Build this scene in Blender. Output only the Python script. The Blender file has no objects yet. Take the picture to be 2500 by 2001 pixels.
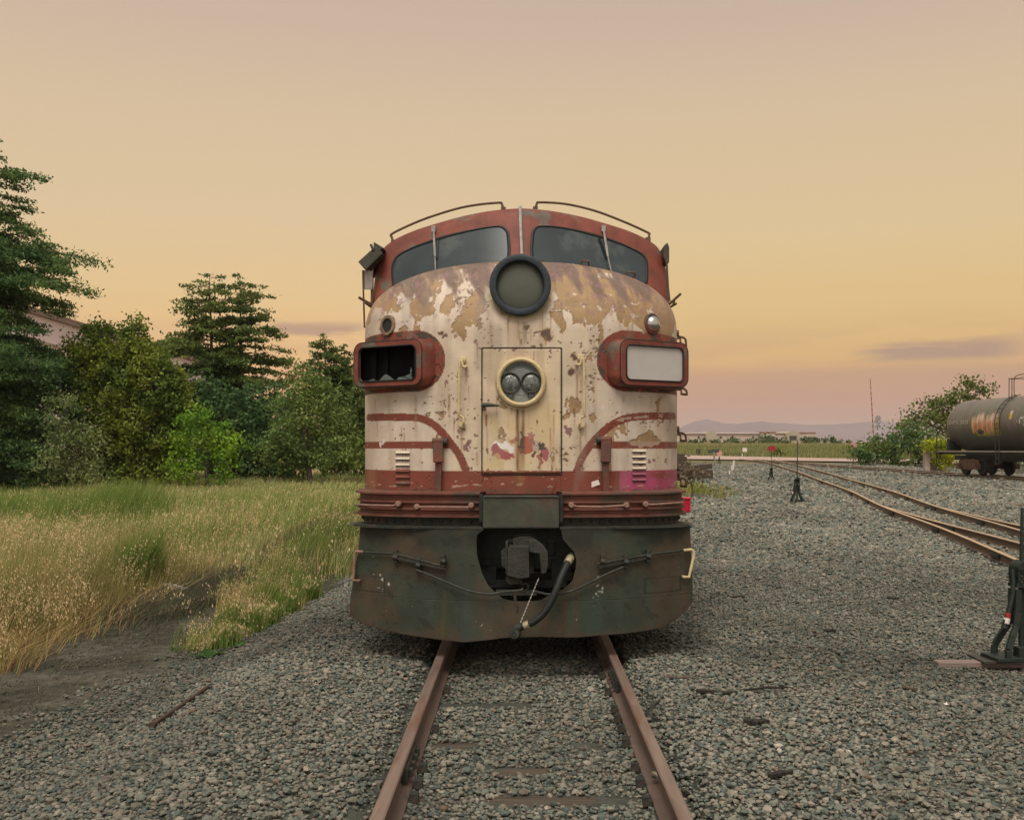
import bpy, bmesh, math, random
import numpy as np
from mathutils import Vector, Matrix
R = math.radians
S = bpy.context.scene
COL = S.collection
random.seed(7)
RNG = np.random.default_rng(11)

# ------------------------------------------------------------------ camera
CAM_Z, FPX, CX, CY = 1.80, 2463.0, 1272.0, 1095.0      # eye height (m) over the rail; focal length and vanishing point of the 2500 px photograph
cam = bpy.data.cameras.new("camera"); camo = bpy.data.objects.new("camera", cam); COL.objects.link(camo)
camo.location = (0, 0, CAM_Z); camo.rotation_euler = (R(90), 0, 0)
cam.sensor_width = 36; cam.lens = FPX / 2500 * 36
cam.shift_x = -(CX - 1250) / 2500; cam.shift_y = (CY - 1000.5) / 2500
cam.clip_start = 0.1; cam.clip_end = 12000
S.camera = camo
S.view_settings.view_transform = 'Standard'; S.view_settings.look = 'None'
S.view_settings.exposure = 0.0; S.view_settings.gamma = 1.0
S.cycles.max_bounces = 6; S.cycles.diffuse_bounces = 3; S.cycles.glossy_bounces = 3
S.cycles.transparent_max_bounces = 8; S.cycles.use_denoising = True
S.cycles.caustics_reflective = False; S.cycles.caustics_refractive = False

def lin(r, g, b):
    f = lambda c: (c/255/12.92) if c/255 <= 0.04045 else ((c/255+0.055)/1.055)**2.4
    return (f(r), f(g), f(b), 1.0)

# ------------------------------------------------------------------ sky (dusk) and the soft light of the bright sky opposite the sunset
W = bpy.data.worlds.new("World"); S.world = W; W.use_nodes = True
nt = W.node_tree; N = nt.nodes; L = nt.links
for n in list(N): N.remove(n)
def wn(t, **k):
    n = N.new(t)
    for a, v in k.items(): setattr(n, a, v)
    return n
def wmath(op, a, b=None, clamp=False):
    n = wn('ShaderNodeMath', operation=op, use_clamp=clamp)
    for i, v in enumerate((a, b)):
        if v is None: continue
        if isinstance(v, (int, float)): n.inputs[i].default_value = v
        else: L.new(v, n.inputs[i])
    return n.outputs[0]
def wramp(fac, stops, interp='EASE'):
    n = wn('ShaderNodeValToRGB'); r = n.color_ramp; r.interpolation = interp
    while len(r.elements) < len(stops): r.elements.new(0.5)
    for e, (p, c) in zip(r.elements, stops): e.position = p; e.color = c
    L.new(fac, n.inputs[0]); return n.outputs[0]
def wmix(fac, a, b, mode='MIX'):
    n = wn('ShaderNodeMix', data_type='RGBA', blend_type=mode)
    for i, v in ((0, fac), (6, a), (7, b)):
        if isinstance(v, (int, float, tuple)): n.inputs[i].default_value = v
        else: L.new(v, n.inputs[i])
    return n.outputs[2]
tc = wn('ShaderNodeTexCoord'); sp = wn('ShaderNodeSeparateXYZ'); L.new(tc.outputs['Generated'], sp.inputs[0])
dx, dy, dz = sp.outputs
e1 = wmath('MULTIPLY_ADD', dz, 1.0); N[-1].inputs[2].default_value = 0.1     # elevation -0.1 .. 0.9
E = lambda z: max(0.0, z + 0.1)
left = wramp(e1, [(0.0, lin(150,115,98)), (E(0.0), lin(222,160,120)), (E(0.05), lin(233,174,120)), (E(0.09), lin(234,189,130)),
                  (E(0.15), lin(227,196,144)), (E(0.22), lin(221,196,157)), (E(0.31), lin(214,190,159)), (E(0.41), lin(200,177,160)), (E(0.62), lin(200,188,180)), (E(0.8), lin(206,200,196))], 'LINEAR')
right = wramp(e1, [(0.0, lin(150,115,98)), (E(0.0), lin(193,152,136)), (E(0.045), lin(198,153,128)), (E(0.070), lin(203,158,124)), (E(0.082), lin(221,178,119)),
                   (E(0.13), lin(226,191,130)), (E(0.20), lin(223,196,150)), (E(0.31), lin(214,190,158)), (E(0.41), lin(198,176,160)), (E(0.62), lin(200,188,180)), (E(0.8), lin(206,200,196))], 'LINEAR')
az = wmath('DIVIDE', dx, wmath('MAXIMUM', wmath('ABSOLUTE', dy), 0.05))
fr = wn('ShaderNodeMapRange'); fr.interpolation_type = 'SMOOTHSTEP'; L.new(az, fr.inputs[0])
fr.inputs[1].default_value = -0.15; fr.inputs[2].default_value = 0.16
skyc = wmix(fr.outputs[0], left, right)
# streaks of dusk cloud low over the horizon, long and thin
mp = wn('ShaderNodeMapping'); mp.inputs['Scale'].default_value = (5.5, 5.5, 46); mp.inputs['Location'].default_value = (0.35, 0.2, 0.55); L.new(tc.outputs['Generated'], mp.inputs[0])
nz = wn('ShaderNodeTexNoise'); nz.inputs['Scale'].default_value = 1.25; nz.inputs['Detail'].default_value = 5; nz.inputs['Roughness'].default_value = .55; L.new(mp.outputs[0], nz.inputs[0])
def band(v, lo, mid0, mid1, hi):
    a = wn('ShaderNodeMapRange'); a.interpolation_type = 'SMOOTHSTEP'; L.new(v, a.inputs[0]); a.inputs[1].default_value = lo; a.inputs[2].default_value = mid0
    b = wn('ShaderNodeMapRange'); b.interpolation_type = 'SMOOTHSTEP'; L.new(v, b.inputs[0]); b.inputs[1].default_value = mid1; b.inputs[2].default_value = hi
    b.inputs[3].default_value = 1; b.inputs[4].default_value = 0
    return wmath('MULTIPLY', a.outputs[0], b.outputs[0])
# one named bank of cloud to the right (azimuth .33-.52) and two wisps to the left
c1 = wmath('MULTIPLY', band(dz, 0.078, 0.086, 0.091, 0.106), band(az, 0.30, 0.37, 0.46, 0.52))
c2 = wmath('MULTIPLY', band(dz, 0.100, 0.110, 0.116, 0.126), band(az, -0.26, -0.235, -0.17, -0.14))
nm = wn('ShaderNodeMapRange'); L.new(nz.outputs[0], nm.inputs[0]); nm.inputs[1].default_value = .40; nm.inputs[2].default_value = .56
c3 = wmath('MULTIPLY', band(dz, 0.03, 0.07, 0.09, 0.15), 0.18)
cm = wmath('MULTIPLY', wmath('ADD', wmath('MULTIPLY', wmath('ADD', c1, c2), 0.70), c3), nm.outputs[0], True)
skyc = wmix(cm, skyc, lin(174, 142, 126))
# the physical sky with the sun just setting, a faint share of it
st = wn('ShaderNodeTexSky', sky_type='NISHITA', sun_disc=False, sun_elevation=R(2.0), sun_rotation=R(-12), dust_density=4.0, air_density=1.5)
skyc = wmix(1.0, skyc, wmix(1.0, st.outputs[0], (.003, .003, .003, 1), 'MULTIPLY'), 'ADD')
# the half of the sky behind the viewer still holds more light than the hazy half around the sunset
bk = wn('ShaderNodeMapRange'); bk.interpolation_type = 'SMOOTHSTEP'; L.new(dy, bk.inputs[0])
bk.inputs[1].default_value = 0.25; bk.inputs[2].default_value = -0.6; bk.inputs[3].default_value = 1.0; bk.inputs[4].default_value = 1.3
nb = wn('ShaderNodeMapRange'); nb.interpolation_type = 'SMOOTHSTEP'; L.new(dy, nb.inputs[0])
nb.inputs[1].default_value = 0.35; nb.inputs[2].default_value = -0.35; nb.inputs[3].default_value = 0.0; nb.inputs[4].default_value = 0.85
skyc = wmix(nb.outputs[0], skyc, lin(196, 186, 176))
bg = wn('ShaderNodeBackground'); L.new(skyc, bg.inputs[0]); L.new(bk.outputs[0], bg.inputs[1])
wo = wn('ShaderNodeOutputWorld'); L.new(bg.outputs[0], wo.inputs[0])

sun = bpy.data.lights.new("sun", 'SUN'); sun.energy = 2.6; sun.angle = R(32); sun.color = (1.0, 0.95, 0.86)
suno = bpy.data.objects.new("sun", sun); COL.objects.link(suno); suno.location = (-8, -12, 14)
suno.rotation_euler = (R(30), 0, R(-12))

# ------------------------------------------------------------------ helpers
BASE = {}
def survey(px, py, Y):                                  # a point of the photograph measured at distance Y, in metres
    return Vector(((px-CX)*Y/FPX, Y, CAM_Z-(py-CY)*Y/FPX))
def hit(px, py, fun):                                   # where the measured ray meets a front given as y = fun(x, z)
    Y = 9.5
    for _ in range(40):
        p = survey(px, py, Y); Y += 0.7*(float(fun(p.x, p.z))-Y)
    return survey(px, py, Y)
def sm(a, b, x):
    t = np.clip((x-a)/(b-a), 0, 1); return t*t*(3-2*t)
def _hash(ix, iy, s):
    h = (ix.astype(np.int64)*374761393 + iy.astype(np.int64)*668265263 + s*1446651*31) & 0xffffffff
    h = ((h ^ (h >> 13))*1274126177) & 0xffffffff; h = h ^ (h >> 16)
    return (h & 0xffffff)/float(0xffffff)
def vnoise(x, y, s=0):
    x = np.asarray(x, float); y = np.asarray(y, float)
    ix = np.floor(x); iy = np.floor(y); fx = x-ix; fy = y-iy
    fx = fx*fx*(3-2*fx); fy = fy*fy*(3-2*fy)
    a = _hash(ix, iy, s); b = _hash(ix+1, iy, s); c = _hash(ix, iy+1, s); d = _hash(ix+1, iy+1, s)
    return (a*(1-fx)+b*fx)*(1-fy)+(c*(1-fx)+d*fx)*fy
def fbm(x, y, o=4, s=0, g=.5):
    v = 0; a = 1; t = 0
    for i in range(o):
        v = v+a*vnoise(x*2**i+13.7*i, y*2**i+7.3*i, s+i); t += a; a *= g
    return v/t

def catmull(P, k=8):
    out = []
    P = [Vector(p) for p in P]; Q = [P[0]*2-P[1]]+P+[P[-1]*2-P[-2]]
    for i in range(1, len(Q)-2):
        a, b, c, d = Q[i-1], Q[i], Q[i+1], Q[i+2]
        for t in np.linspace(0, 1, k, endpoint=False):
            out.append(.5*((2*b)+(c-a)*t+(2*a-5*b+4*c-d)*t*t+(3*b-a-3*c+d)*t**3))
    out.append(P[-1]); return out
def link(o, parent=None):
    COL.objects.link(o)
    if parent is not None: o.parent = parent
    return o
def tag(o, label=None, cat=None, group=None, kind=None):
    if label: o["label"] = label
    if cat: o["category"] = cat
    if group: o["group"] = group
    if kind: o["kind"] = kind
    return o
def thing(name, label, cat, loc=(0, 0, 0), group=None):
    o = bpy.data.objects.new(name, None); o.location = loc; o.empty_display_size = .2
    COL.objects.link(o); tag(o, label, cat, group); BASE[o.name] = Vector(loc); return o
def base_of(p):
    while p is not None:
        if p.name in BASE: return BASE[p.name]
        p = p.parent
    return Vector((0, 0, 0))
def set_col(me, cols):
    at = me.color_attributes.new("col", 'FLOAT_COLOR', 'POINT')
    c = np.ones((len(cols), 4), np.float32); c[:, :3] = cols
    at.data.foreach_set('color', c.ravel())
def np_mesh(name, V, F, mat, parent=None, cols=None, smooth=False, loc=None):
    V = np.asarray(V, np.float32); F = np.asarray(F, np.int32)
    off = np.array(loc if loc is not None else base_of(parent), np.float32)
    V = V-off
    me = bpy.data.meshes.new(name); k = F.shape[1]
    me.vertices.add(len(V)); me.vertices.foreach_set('co', V.ravel())
    me.loops.add(F.size); me.loops.foreach_set('vertex_index', F.ravel())
    me.polygons.add(len(F)); me.polygons.foreach_set('loop_start', np.arange(0, F.size, k, dtype=np.int32))
    me.polygons.foreach_set('use_smooth', np.full(len(F), smooth))
    me.update(calc_edges=True)
    if cols is not None: set_col(me, cols)
    me.materials.append(mat)
    o = bpy.data.objects.new(name, me); link(o, parent)
    if loc is not None: o.location = loc; BASE[o.name] = Vector(loc)
    return o
def grid_faces(nr, nc, close=False):
    i = np.arange(nr-1)[:, None]; j = np.arange(nc if close else nc-1)[None, :]; j2 = (j+1) % nc
    return np.stack([i*nc+j, i*nc+j2, (i+1)*nc+j2, (i+1)*nc+j], -1).reshape(-1, 4)

class MB:
    def __init__(s): s.v = []; s.f = []
    def add(s, v, f):
        n = len(s.v); s.v += [tuple(p) for p in v]; s.f += [tuple(i+n for i in q) for q in f]; return s
    def box(s, c, d, rot=None):
        hx, hy, hz = d[0]/2, d[1]/2, d[2]/2
        v = [Vector((x, y, z)) for x in (-hx, hx) for y in (-hy, hy) for z in (-hz, hz)]
        if rot is not None: v = [rot @ p for p in v]
        return s.add([p+Vector(c) for p in v], [(0,1,3,2),(4,6,7,5),(0,4,5,1),(2,3,7,6),(0,2,6,4),(1,5,7,3)])
    def bar(s, a, b, w, h, up=(0, 0, 1)):
        a = Vector(a); b = Vector(b); d = (b-a); l = d.length; d.normalize()
        u = Vector(up); sd = d.cross(u)
        if sd.length < 1e-4: sd = d.cross(Vector((0, 1, 0)))
        sd.normalize(); u = sd.cross(d)
        v = [p+sd*i*w/2+u*j*h/2 for p in (a, b) for i in (-1, 1) for j in (-1, 1)]
        return s.add(v, [(0,1,3,2),(4,6,7,5),(0,4,5,1),(2,3,7,6),(0,2,6,4),(1,5,7,3)])
    def tube(s, pts, r, n=8, cap=True):
        pts = [Vector(p) for p in pts]; m = len(pts); rs = r if isinstance(r, (list, tuple)) else [r]*m
        rings = []; prev = None
        for i, p in enumerate(pts):
            t = (pts[min(i+1, m-1)]-pts[max(i-1, 0)]).normalized()
            if prev is None:
                a = Vector((0, 0, 1)) if abs(t.z) < .9 else Vector((1, 0, 0)); u = t.cross(a).normalized()
            else: u = (prev-t*prev.dot(t)).normalized()
            prev = u; w = t.cross(u)
            rings.append([p+(u*math.cos(2*math.pi*k/n)+w*math.sin(2*math.pi*k/n))*rs[i] for k in range(n)])
        v = [q for rg in rings for q in rg]
        f = [(i*n+k, i*n+(k+1) % n, (i+1)*n+(k+1) % n, (i+1)*n+k) for i in range(m-1) for k in range(n)]
        if cap: f += [tuple(range(n))[::-1], tuple((m-1)*n+k for k in range(n))]
        return s.add(v, f)
    def lathe(s, prof, c, axis=(0, -1, 0), n=48, sx=1.0):       # prof: (radius, distance along axis)
        ax = Vector(axis).normalized(); a = Vector((0, 0, 1)) if abs(ax.z) < .9 else Vector((1, 0, 0))
        u = ax.cross(a).normalized(); w = u.cross(ax); c = Vector(c)
        v = [c+ax*d+(u*math.cos(2*math.pi*k/n)*sx+w*math.sin(2*math.pi*k/n))*max(r, 1e-4) for r, d in prof for k in range(n)]
        m = len(prof)
        return s.add(v, [(i*n+k, i*n+(k+1) % n, (i+1)*n+(k+1) % n, (i+1)*n+k) for i in range(m-1) for k in range(n)])
    def loft(s, rings, caps=True):
        n = len(rings[0]); v = [p for r in rings for p in r]; m = len(rings)
        f = [(i*n+k, i*n+(k+1) % n, (i+1)*n+(k+1) % n, (i+1)*n+k) for i in range(m-1) for k in range(n)]
        if caps: f += [tuple(range(n))[::-1], tuple((m-1)*n+k for k in range(n))]
        return s.add(v, f)
    def ball(s, c, r, n=8, m=5, sc=(1, 1, 1)):
        c = Vector(c); v = []; f = []
        for i in range(m+1):
            t = math.pi*i/m
            for k in range(n):
                p = 2*math.pi*k/n; v.append(c+Vector((math.sin(t)*math.cos(p)*r*sc[0], math.sin(t)*math.sin(p)*r*sc[1], math.cos(t)*r*sc[2])))
        return s.add(v, [(i*n+k, i*n+(k+1) % n, (i+1)*n+(k+1) % n, (i+1)*n+k) for i in range(m) for k in range(n)])
    def build(s, name, mat, parent=None, smooth=False, bevel=0, loc=None, seg=2, label=None):
        off = Vector(loc) if loc is not None else base_of(parent)
        me = bpy.data.meshes.new(name); me.from_pydata([Vector(p)-off for p in s.v], [], s.f)
        bm = bmesh.new(); bm.from_mesh(me); bmesh.ops.recalc_face_normals(bm, faces=bm.faces); bm.to_mesh(me); bm.free()
        me.materials.append(mat); o = bpy.data.objects.new(name, me); link(o, parent)
        if loc is not None: o.location = loc; BASE[o.name] = Vector(loc)
        if smooth: me.shade_smooth(); me.set_sharp_from_angle(angle=R(38))
        if bevel:
            b = o.modifiers.new("bevel", 'BEVEL'); b.width = bevel; b.segments = seg; b.limit_method = 'ANGLE'; b.angle_limit = R(35)
        if label: o["label"] = label
        return o

# ------------------------------------------------------------------ materials
def mat(name, col, rough=.7, metal=0.0, var=.25, scale=6, bump=.15, col2=None, thr=(.45, .62), attr=False, spec=.4, bscale=None, scale2=None, detail=6, tr=0.0, stretch=None, coat=0):
    m = bpy.data.materials.new(name); m.use_nodes = True; t = m.node_tree; n = t.nodes; l = t.links
    p = n['Principled BSDF']; p.inputs['Roughness'].default_value = rough; p.inputs['Metallic'].default_value = metal
    p.inputs['Specular IOR Level'].default_value = spec
    if coat: p.inputs['Coat Weight'].default_value = coat; p.inputs['Coat Roughness'].default_value = .15
    tcn = n.new('ShaderNodeTexCoord'); vec = tcn.outputs['Object']
    if stretch:
        mpn = n.new('ShaderNodeMapping'); mpn.inputs['Scale'].default_value = stretch; l.new(vec, mpn.inputs[0]); vec = mpn.outputs[0]
    nz = n.new('ShaderNodeTexNoise'); nz.inputs['Scale'].default_value = scale; nz.inputs['Detail'].default_value = detail; nz.inputs['Roughness'].default_value = .6; l.new(vec, nz.inputs['Vector'])
    if attr:
        a = n.new('ShaderNodeAttribute'); a.attribute_name = "col"; src = a.outputs['Color']
    else:
        rgb = n.new('ShaderNodeRGB'); rgb.outputs[0].default_value = (*col[:3], 1); src = rgb.outputs[0]
    if col2 is not None:
        n2 = n.new('ShaderNodeTexNoise'); n2.inputs['Scale'].default_value = scale2 or scale*.6; n2.inputs['Detail'].default_value = 8; n2.inputs['Roughness'].default_value = .65; l.new(vec, n2.inputs['Vector'])
        mr = n.new('ShaderNodeMapRange'); mr.inputs[1].default_value = thr[0]; mr.inputs[2].default_value = thr[1]; l.new(n2.outputs[0], mr.inputs[0])
        mx = n.new('ShaderNodeMix'); mx.data_type = 'RGBA'; l.new(mr.outputs[0], mx.inputs[0]); l.new(src, mx.inputs[6]); mx.inputs[7].default_value = (*col2[:3], 1); src = mx.outputs[2]
    hs = n.new('ShaderNodeMapRange'); hs.inputs[1].default_value = .3; hs.inputs[2].default_value = .7; hs.inputs[3].default_value = 1-var; hs.inputs[4].default_value = 1+var; l.new(nz.outputs[0], hs.inputs[0])
    mu = n.new('ShaderNodeMix'); mu.data_type = 'RGBA'; mu.blend_type = 'MULTIPLY'; mu.inputs[0].default_value = 1; l.new(src, mu.inputs[6]); l.new(hs.outputs[0], mu.inputs[7])
    l.new(mu.outputs[2], p.inputs['Base Color'])
    if bump:
        nb = n.new('ShaderNodeTexNoise'); nb.inputs['Scale'].default_value = bscale or scale*5; nb.inputs['Detail'].default_value = 5; l.new(vec, nb.inputs['Vector'])
        b = n.new('ShaderNodeBump'); b.inputs['Strength'].default_value = bump; b.inputs['Distance'].default_value = .02; l.new(nb.outputs[0], b.inputs['Height']); l.new(b.outputs[0], p.inputs['Normal'])
    if tr:
        out = n['Material Output']; tl = n.new('ShaderNodeBsdfTranslucent'); l.new(mu.outputs[2], tl.inputs[0])
        ms = n.new('ShaderNodeMixShader'); ms.inputs[0].default_value = tr; l.new(p.outputs[0], ms.inputs[1]); l.new(tl.outputs[0], ms.inputs[2]); l.new(ms.outputs[0], out.inputs[0])
    return m

RED = (.205, .052, .032); CREAM = (.64, .51, .35); WHITE = (.64, .545, .45)
M = dict(
 paint=mat('weathered_paint', WHITE, .62, var=.10, scale=5, bump=.12, bscale=60, attr=True),
 red=mat('red_paint', (.185, .048, .030), .6, var=.32, scale=6, bump=.12, col2=(.13, .105, .08), thr=(.565, .61), scale2=3.2),
 dred=mat('dull_red_paint', (.150, .052, .034), .65, var=.3, scale=6, bump=.2, col2=(.075, .055, .04), thr=(.48, .62), scale2=4),
 black=mat('sooty_steel', (.020, .022, .018), .7, var=.4, scale=9, bump=.3),
 iron=mat('dark_iron', (.030, .034, .028), .6, var=.4, scale=14, bump=.25, col2=(.06, .045, .03), thr=(.5, .65)),
 pilot=mat('pilot_paint', (.050, .046, .030), .62, var=.25, scale=4, bump=.12, bscale=40, attr=True),
 cover=mat('green_black_paint', (.055, .060, .042), .6, var=.3, scale=5, bump=.15, col2=(.085, .045, .035), thr=(.5, .7), scale2=4),
 cream=mat('cream_paint', (.60, .48, .27), .6, var=.2, scale=12, bump=.2, col2=(.30, .16, .06), thr=(.60, .70)),
 pink=mat('faded_pink_paint', (.27, .155, .12), .65, var=.2, scale=18, bump=.2, col2=(.2, .09, .04), thr=(.55, .65)),
 rust=mat('rusty_steel', (.13, .075, .045), .75, var=.3, scale=14, bump=.3),
 rubber=mat('black_rubber', (.012, .014, .013), .6, var=.2, scale=10, bump=.1),
 blue=mat('blue_black_paint', (.024, .033, .043), .5, var=.4, scale=9, bump=.15, col2=(.10, .10, .11), thr=(.62, .72)),
 chrome=mat('tarnished_metal', (.55, .55, .52), .28, 1.0, var=.2, scale=20, bump=.05),
 steel=mat('galvanised_steel', (.36, .34, .31), .5, .5, var=.25, scale=14, bump=.1),
 railside=mat('rusted_rail', (.115, .078, .062), .75, var=.25, scale=8, bump=.2, stretch=(1, .15, 1)),
 railtop=mat('rusted_rail_head', (.215, .155, .125), .5, .2, var=.25, scale=9, bump=.15, bscale=60, stretch=(1, .1, 1), col2=(.17, .095, .065), thr=(.52, .66), scale2=7),
 yardrail=mat('tan_rusted_rail', (.15, .108, .074), .7, var=.25, scale=8, bump=.2, stretch=(1, .15, 1)),
 shine=mat('polished_rail_head', (.92, .76, .64), .28, 1.0, var=.12, scale=5, bump=.02),
 tie=mat('creosoted_wood', (.075, .058, .042), .9, var=.45, scale=10, bump=.5, stretch=(.25, 4, 4)),
 greywood=mat('weathered_wood', (.30, .22, .17), .9, var=.3, scale=8, bump=.4, stretch=(.25, 4, 4)),
 gravel=mat('ballast_stone', (.2, .19, .17), .85, var=.18, scale=30, bump=.35, attr=True, spec=.25),
 ground=mat('ground', (.2, .2, .2), .95, var=.35, scale=9, bump=1.0, bscale=28, attr=True, spec=.1, detail=10),
 grass=mat('grass', (.2, .2, .1), .75, var=.1, scale=2, bump=0, attr=True, tr=.35, spec=.2),
 white=mat('chalky_white_paint', (.72, .66, .60), .7, var=.1, scale=8, bump=.1),
 concrete=mat('concrete', (.40, .33, .28), .9, var=.15, scale=6, bump=.2),
)
def paint_relief(m):
    t = m.node_tree; n = t.nodes; at = n.new('ShaderNodeAttribute'); at.attribute_name = "peel"; b = n.new('ShaderNodeBump'); b.inputs['Strength'].default_value = .9; b.inputs['Distance'].default_value = .006
    p = n['Principled BSDF']; old = p.inputs['Normal'].links[0].from_socket if p.inputs['Normal'].links else None
    t.links.new(at.outputs['Fac'], b.inputs['Height'])
    if old: t.links.new(old, b.inputs['Normal'])
    t.links.new(b.outputs[0], p.inputs['Normal'])
paint_relief(M['paint'])
def glass(name, col, rough, var=.25, scale=3, col2=None, thr=(.58, .7)):
    return mat(name, col, rough, var=var, scale=scale, bump=0, col2=col2, thr=thr, spec=.6)
M['wind'] = glass('dusty_windshield', (.028, .042, .046), .25, col2=(.13, .15, .14), thr=(.50, .78), scale=2.6)
M['lens'] = glass('clouded_lens', (.085, .095, .070), .35, var=.15)
M['panel'] = glass('milky_panel', (.50, .47, .44), .45, var=.06, scale=5)
# ================================================================== terrain
def gbase(Y): return .008*np.clip(Y-8, 0, 102)+.0158*np.clip(Y-110, 0, 190)
def gz(x, Y, detail=True):
    x = np.asarray(x, float); Y = np.asarray(Y, float)
    right = -.20+gbase(Y)
    right = right+.55*sm(16, 12, np.abs(x-6.4)*2.2+np.abs(Y-30)*.9)*0
    right = right+.22*np.exp(-(((x-6.6)/1.6)**2+((Y-27)/2.4)**2))+.16*np.exp(-(((x-5.4)/1.2)**2+((Y-22)/1.8)**2))+.12*np.exp(-(((x-9.2)/1.3)**2+((Y-40)/4)**2))
    ctr = -.195+.135*sm(.78, .95, np.abs(x-.05))*(1-.5*sm(10, 13, Y))+0*Y
    lft = -.47+.0045*np.clip(Y-8, 0, 60)+(.30*sm(60, 110, Y)+gbase(Y)*sm(60, 120, Y))
    kr = sm(2.2, 5.0, x); z = ctr*(1-kr)+right*kr
    kl = sm(-1.75, -3.5, x+.15*(vnoise(Y*.7, x*0, 3)-.5)); z = z*(1-kl)+lft*kl
    kf = sm(40, 70, Y)*sm(-3, 3, x); z = z*(1-kf)+right*kf
    z = z+.62*np.exp(-(((x+3.8)/1.1)**2+((Y-20.5)/2.4)**2))+.16*np.exp(-(((x+4.0)/.8)**2+((Y-16.5)/1.2)**2))
    if detail: z = z+.05*(fbm(x*.9, Y*.9, 3, 500)-.5)*np.where(np.abs(x) < 1.6, .25, 1.0)
    return z
xs = np.unique(np.concatenate([np.arange(-14, 12.01, .16), np.arange(12, 40, .8), np.arange(-40, -14, .8), np.arange(40, 200, 8), np.arange(-200, -40, 8), np.linspace(200, 6000, 14), np.linspace(-6000, -200, 14)]))
ys = np.unique(np.concatenate([np.arange(-12, 3, 1.5), np.arange(3, 30, .16), np.arange(30, 70, .6), np.arange(70, 320, 4), np.linspace(320, 7000, 16)]))
X, Y = np.meshgrid(xs, ys); Z = gz(X, Y)
def ballast_edge(Y): return np.interp(Y, [0, 8, 10.8, 12, 13.5, 18, 30, 45], [-4.6, -4.05, -3.5, -3.2, -3.0, -2.55, -2.4, -2.4])
def zone(X, Y):
    n = fbm(X*1.3, Y*1.3, 4, 510)-.5; be = ballast_edge(Y)
    grav = sm(-.25, .25, X-be+.7*n)
    grav = grav*(1-sm(88, 96, Y)*1.0)
    pad = np.exp(-(((X-6.6)/2.0)**2+((Y-42)/9)**2))          # the weedy corner beside the locomotive
    grav = grav*(1-.9*sm(.35, .7, pad+.5*n)*sm(2, 3, X))
    grav = grav*(1-sm(29, 31, X-.0*Y)*sm(20, 30, Y))
    return grav, n
G, n_ = zone(X, Y)
c = np.empty(X.shape+(3,)); 
c[...] = (.066, .062, .044)                                   # trodden dirt
k = sm(.45, .6, fbm(X*2.2, Y*2.2, 4, 515))[..., None]; c = c*(1-k)+np.array((.105, .096, .074))*k
k = sm(.5, .62, fbm(X*9, Y*9, 3, 517))[..., None]; c = c*(1-.4*k)+np.array((.03, .032, .024))*.4*k
mead = sm(-5.2, -5.6, X+.8*n_)*sm(10.2, 11, Y)+sm(20, 26, Y)*sm(-2.4, -3.2, X)+sm(88, 96, Y)*sm(-3, 3, X); mead = np.clip(mead, 0, 1)[..., None]
mc = np.array((.15, .14, .065))*(1-sm(.42, .6, fbm(X*.05, Y*.12, 4, 520))[..., None])+np.array((.27, .20, .10))*sm(.42, .6, fbm(X*.05, Y*.12, 4, 520))[..., None]
c = c*(1-mead)+mc*mead
gc = np.array((.070, .072, .058))+np.array((.085, .078, .067))*sm(14, 40, Y)[..., None]; g2 = (.75+.5*fbm(X*3, Y*3, 4, 530))[..., None]
c = c*(1-G[..., None])+gc*g2*G[..., None]
ground = np_mesh("ground", np.stack([X, Y, Z], -1).reshape(-1, 3), grid_faces(*X.shape), M['ground'], cols=c.reshape(-1, 3), smooth=True, loc=(0, 0, 0)); tag(ground, kind="structure")

# ------------------------------------------------------------------ tracks
RAILP = [(-.0725,0),(.0725,0),(.0725,.014),(.018,.032),(.010,.045),(.010,.125),(.036,.138),(.0375,.165),(.032,.172),(-.032,.172),(-.0375,.165),(-.036,.138),(-.010,.125),(-.010,.045),(-.018,.032),(-.0725,.014)]
def rail(path, off, mside, mtop, parent):
    P = [Vector(p) for p in path]; rings = []; tops = []
    for i, p in enumerate(P):
        t = (P[min(i+1, len(P)-1)]-P[max(i-1, 0)]); t.z = 0; t.normalize(); sd = Vector((t.y, -t.x, 0))
        q = p+sd*off
        rings.append([q+sd*u+Vector((0, 0, v-.172)) for u, v in RAILP]); tops.append([q+sd*u+Vector((0, 0, w)) for u, w in ((-.0375, -.006), (-.030, .0022), (.030, .0022), (.0375, -.006))])
    r_ = MB().loft(rings).build("rail", mside, parent, smooth=True)
    tp = MB()
    n = 4; v = [p for r in tops for p in r]; tp.add(v, [(i*n+k, i*n+k+1, (i+1)*n+k+1, (i+1)*n+k) for i in range(len(tops)-1) for k in range(3)]); tp.build("rail_head", mtop, r_)
    return r_
TIE = MB().box((0, 0, 0), (2.55, .22, .17)); 
tie_me = None
def sleeper(c, ang, parent):
    global tie_me
    if tie_me is None:
        o = MB().box((0, 0, 0), (2.55, .22, .17)).build("sleeper", M['tie'], None, bevel=.012); o.parent = parent; tie_me = o
    else:
        o = tie_me.copy(); COL.objects.link(o); o.parent = parent
    o.location = Vector(c)-base_of(parent); o.rotation_euler = (0, random.uniform(-.004, .004), ang); o.name = "sleeper"; return o
def along(path, step):
    P = [Vector(p) for p in path]; d = 0; out = []; nxt = 0
    for a, b in zip(P[:-1], P[1:]):
        l = (b-a).length
        while nxt <= d+l:
            t = (nxt-d)/l; out.append((a.lerp(b, t), math.atan2(b.y-a.y, b.x-a.x)-math.pi/2)); nxt += step
        d += l
    return out
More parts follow.
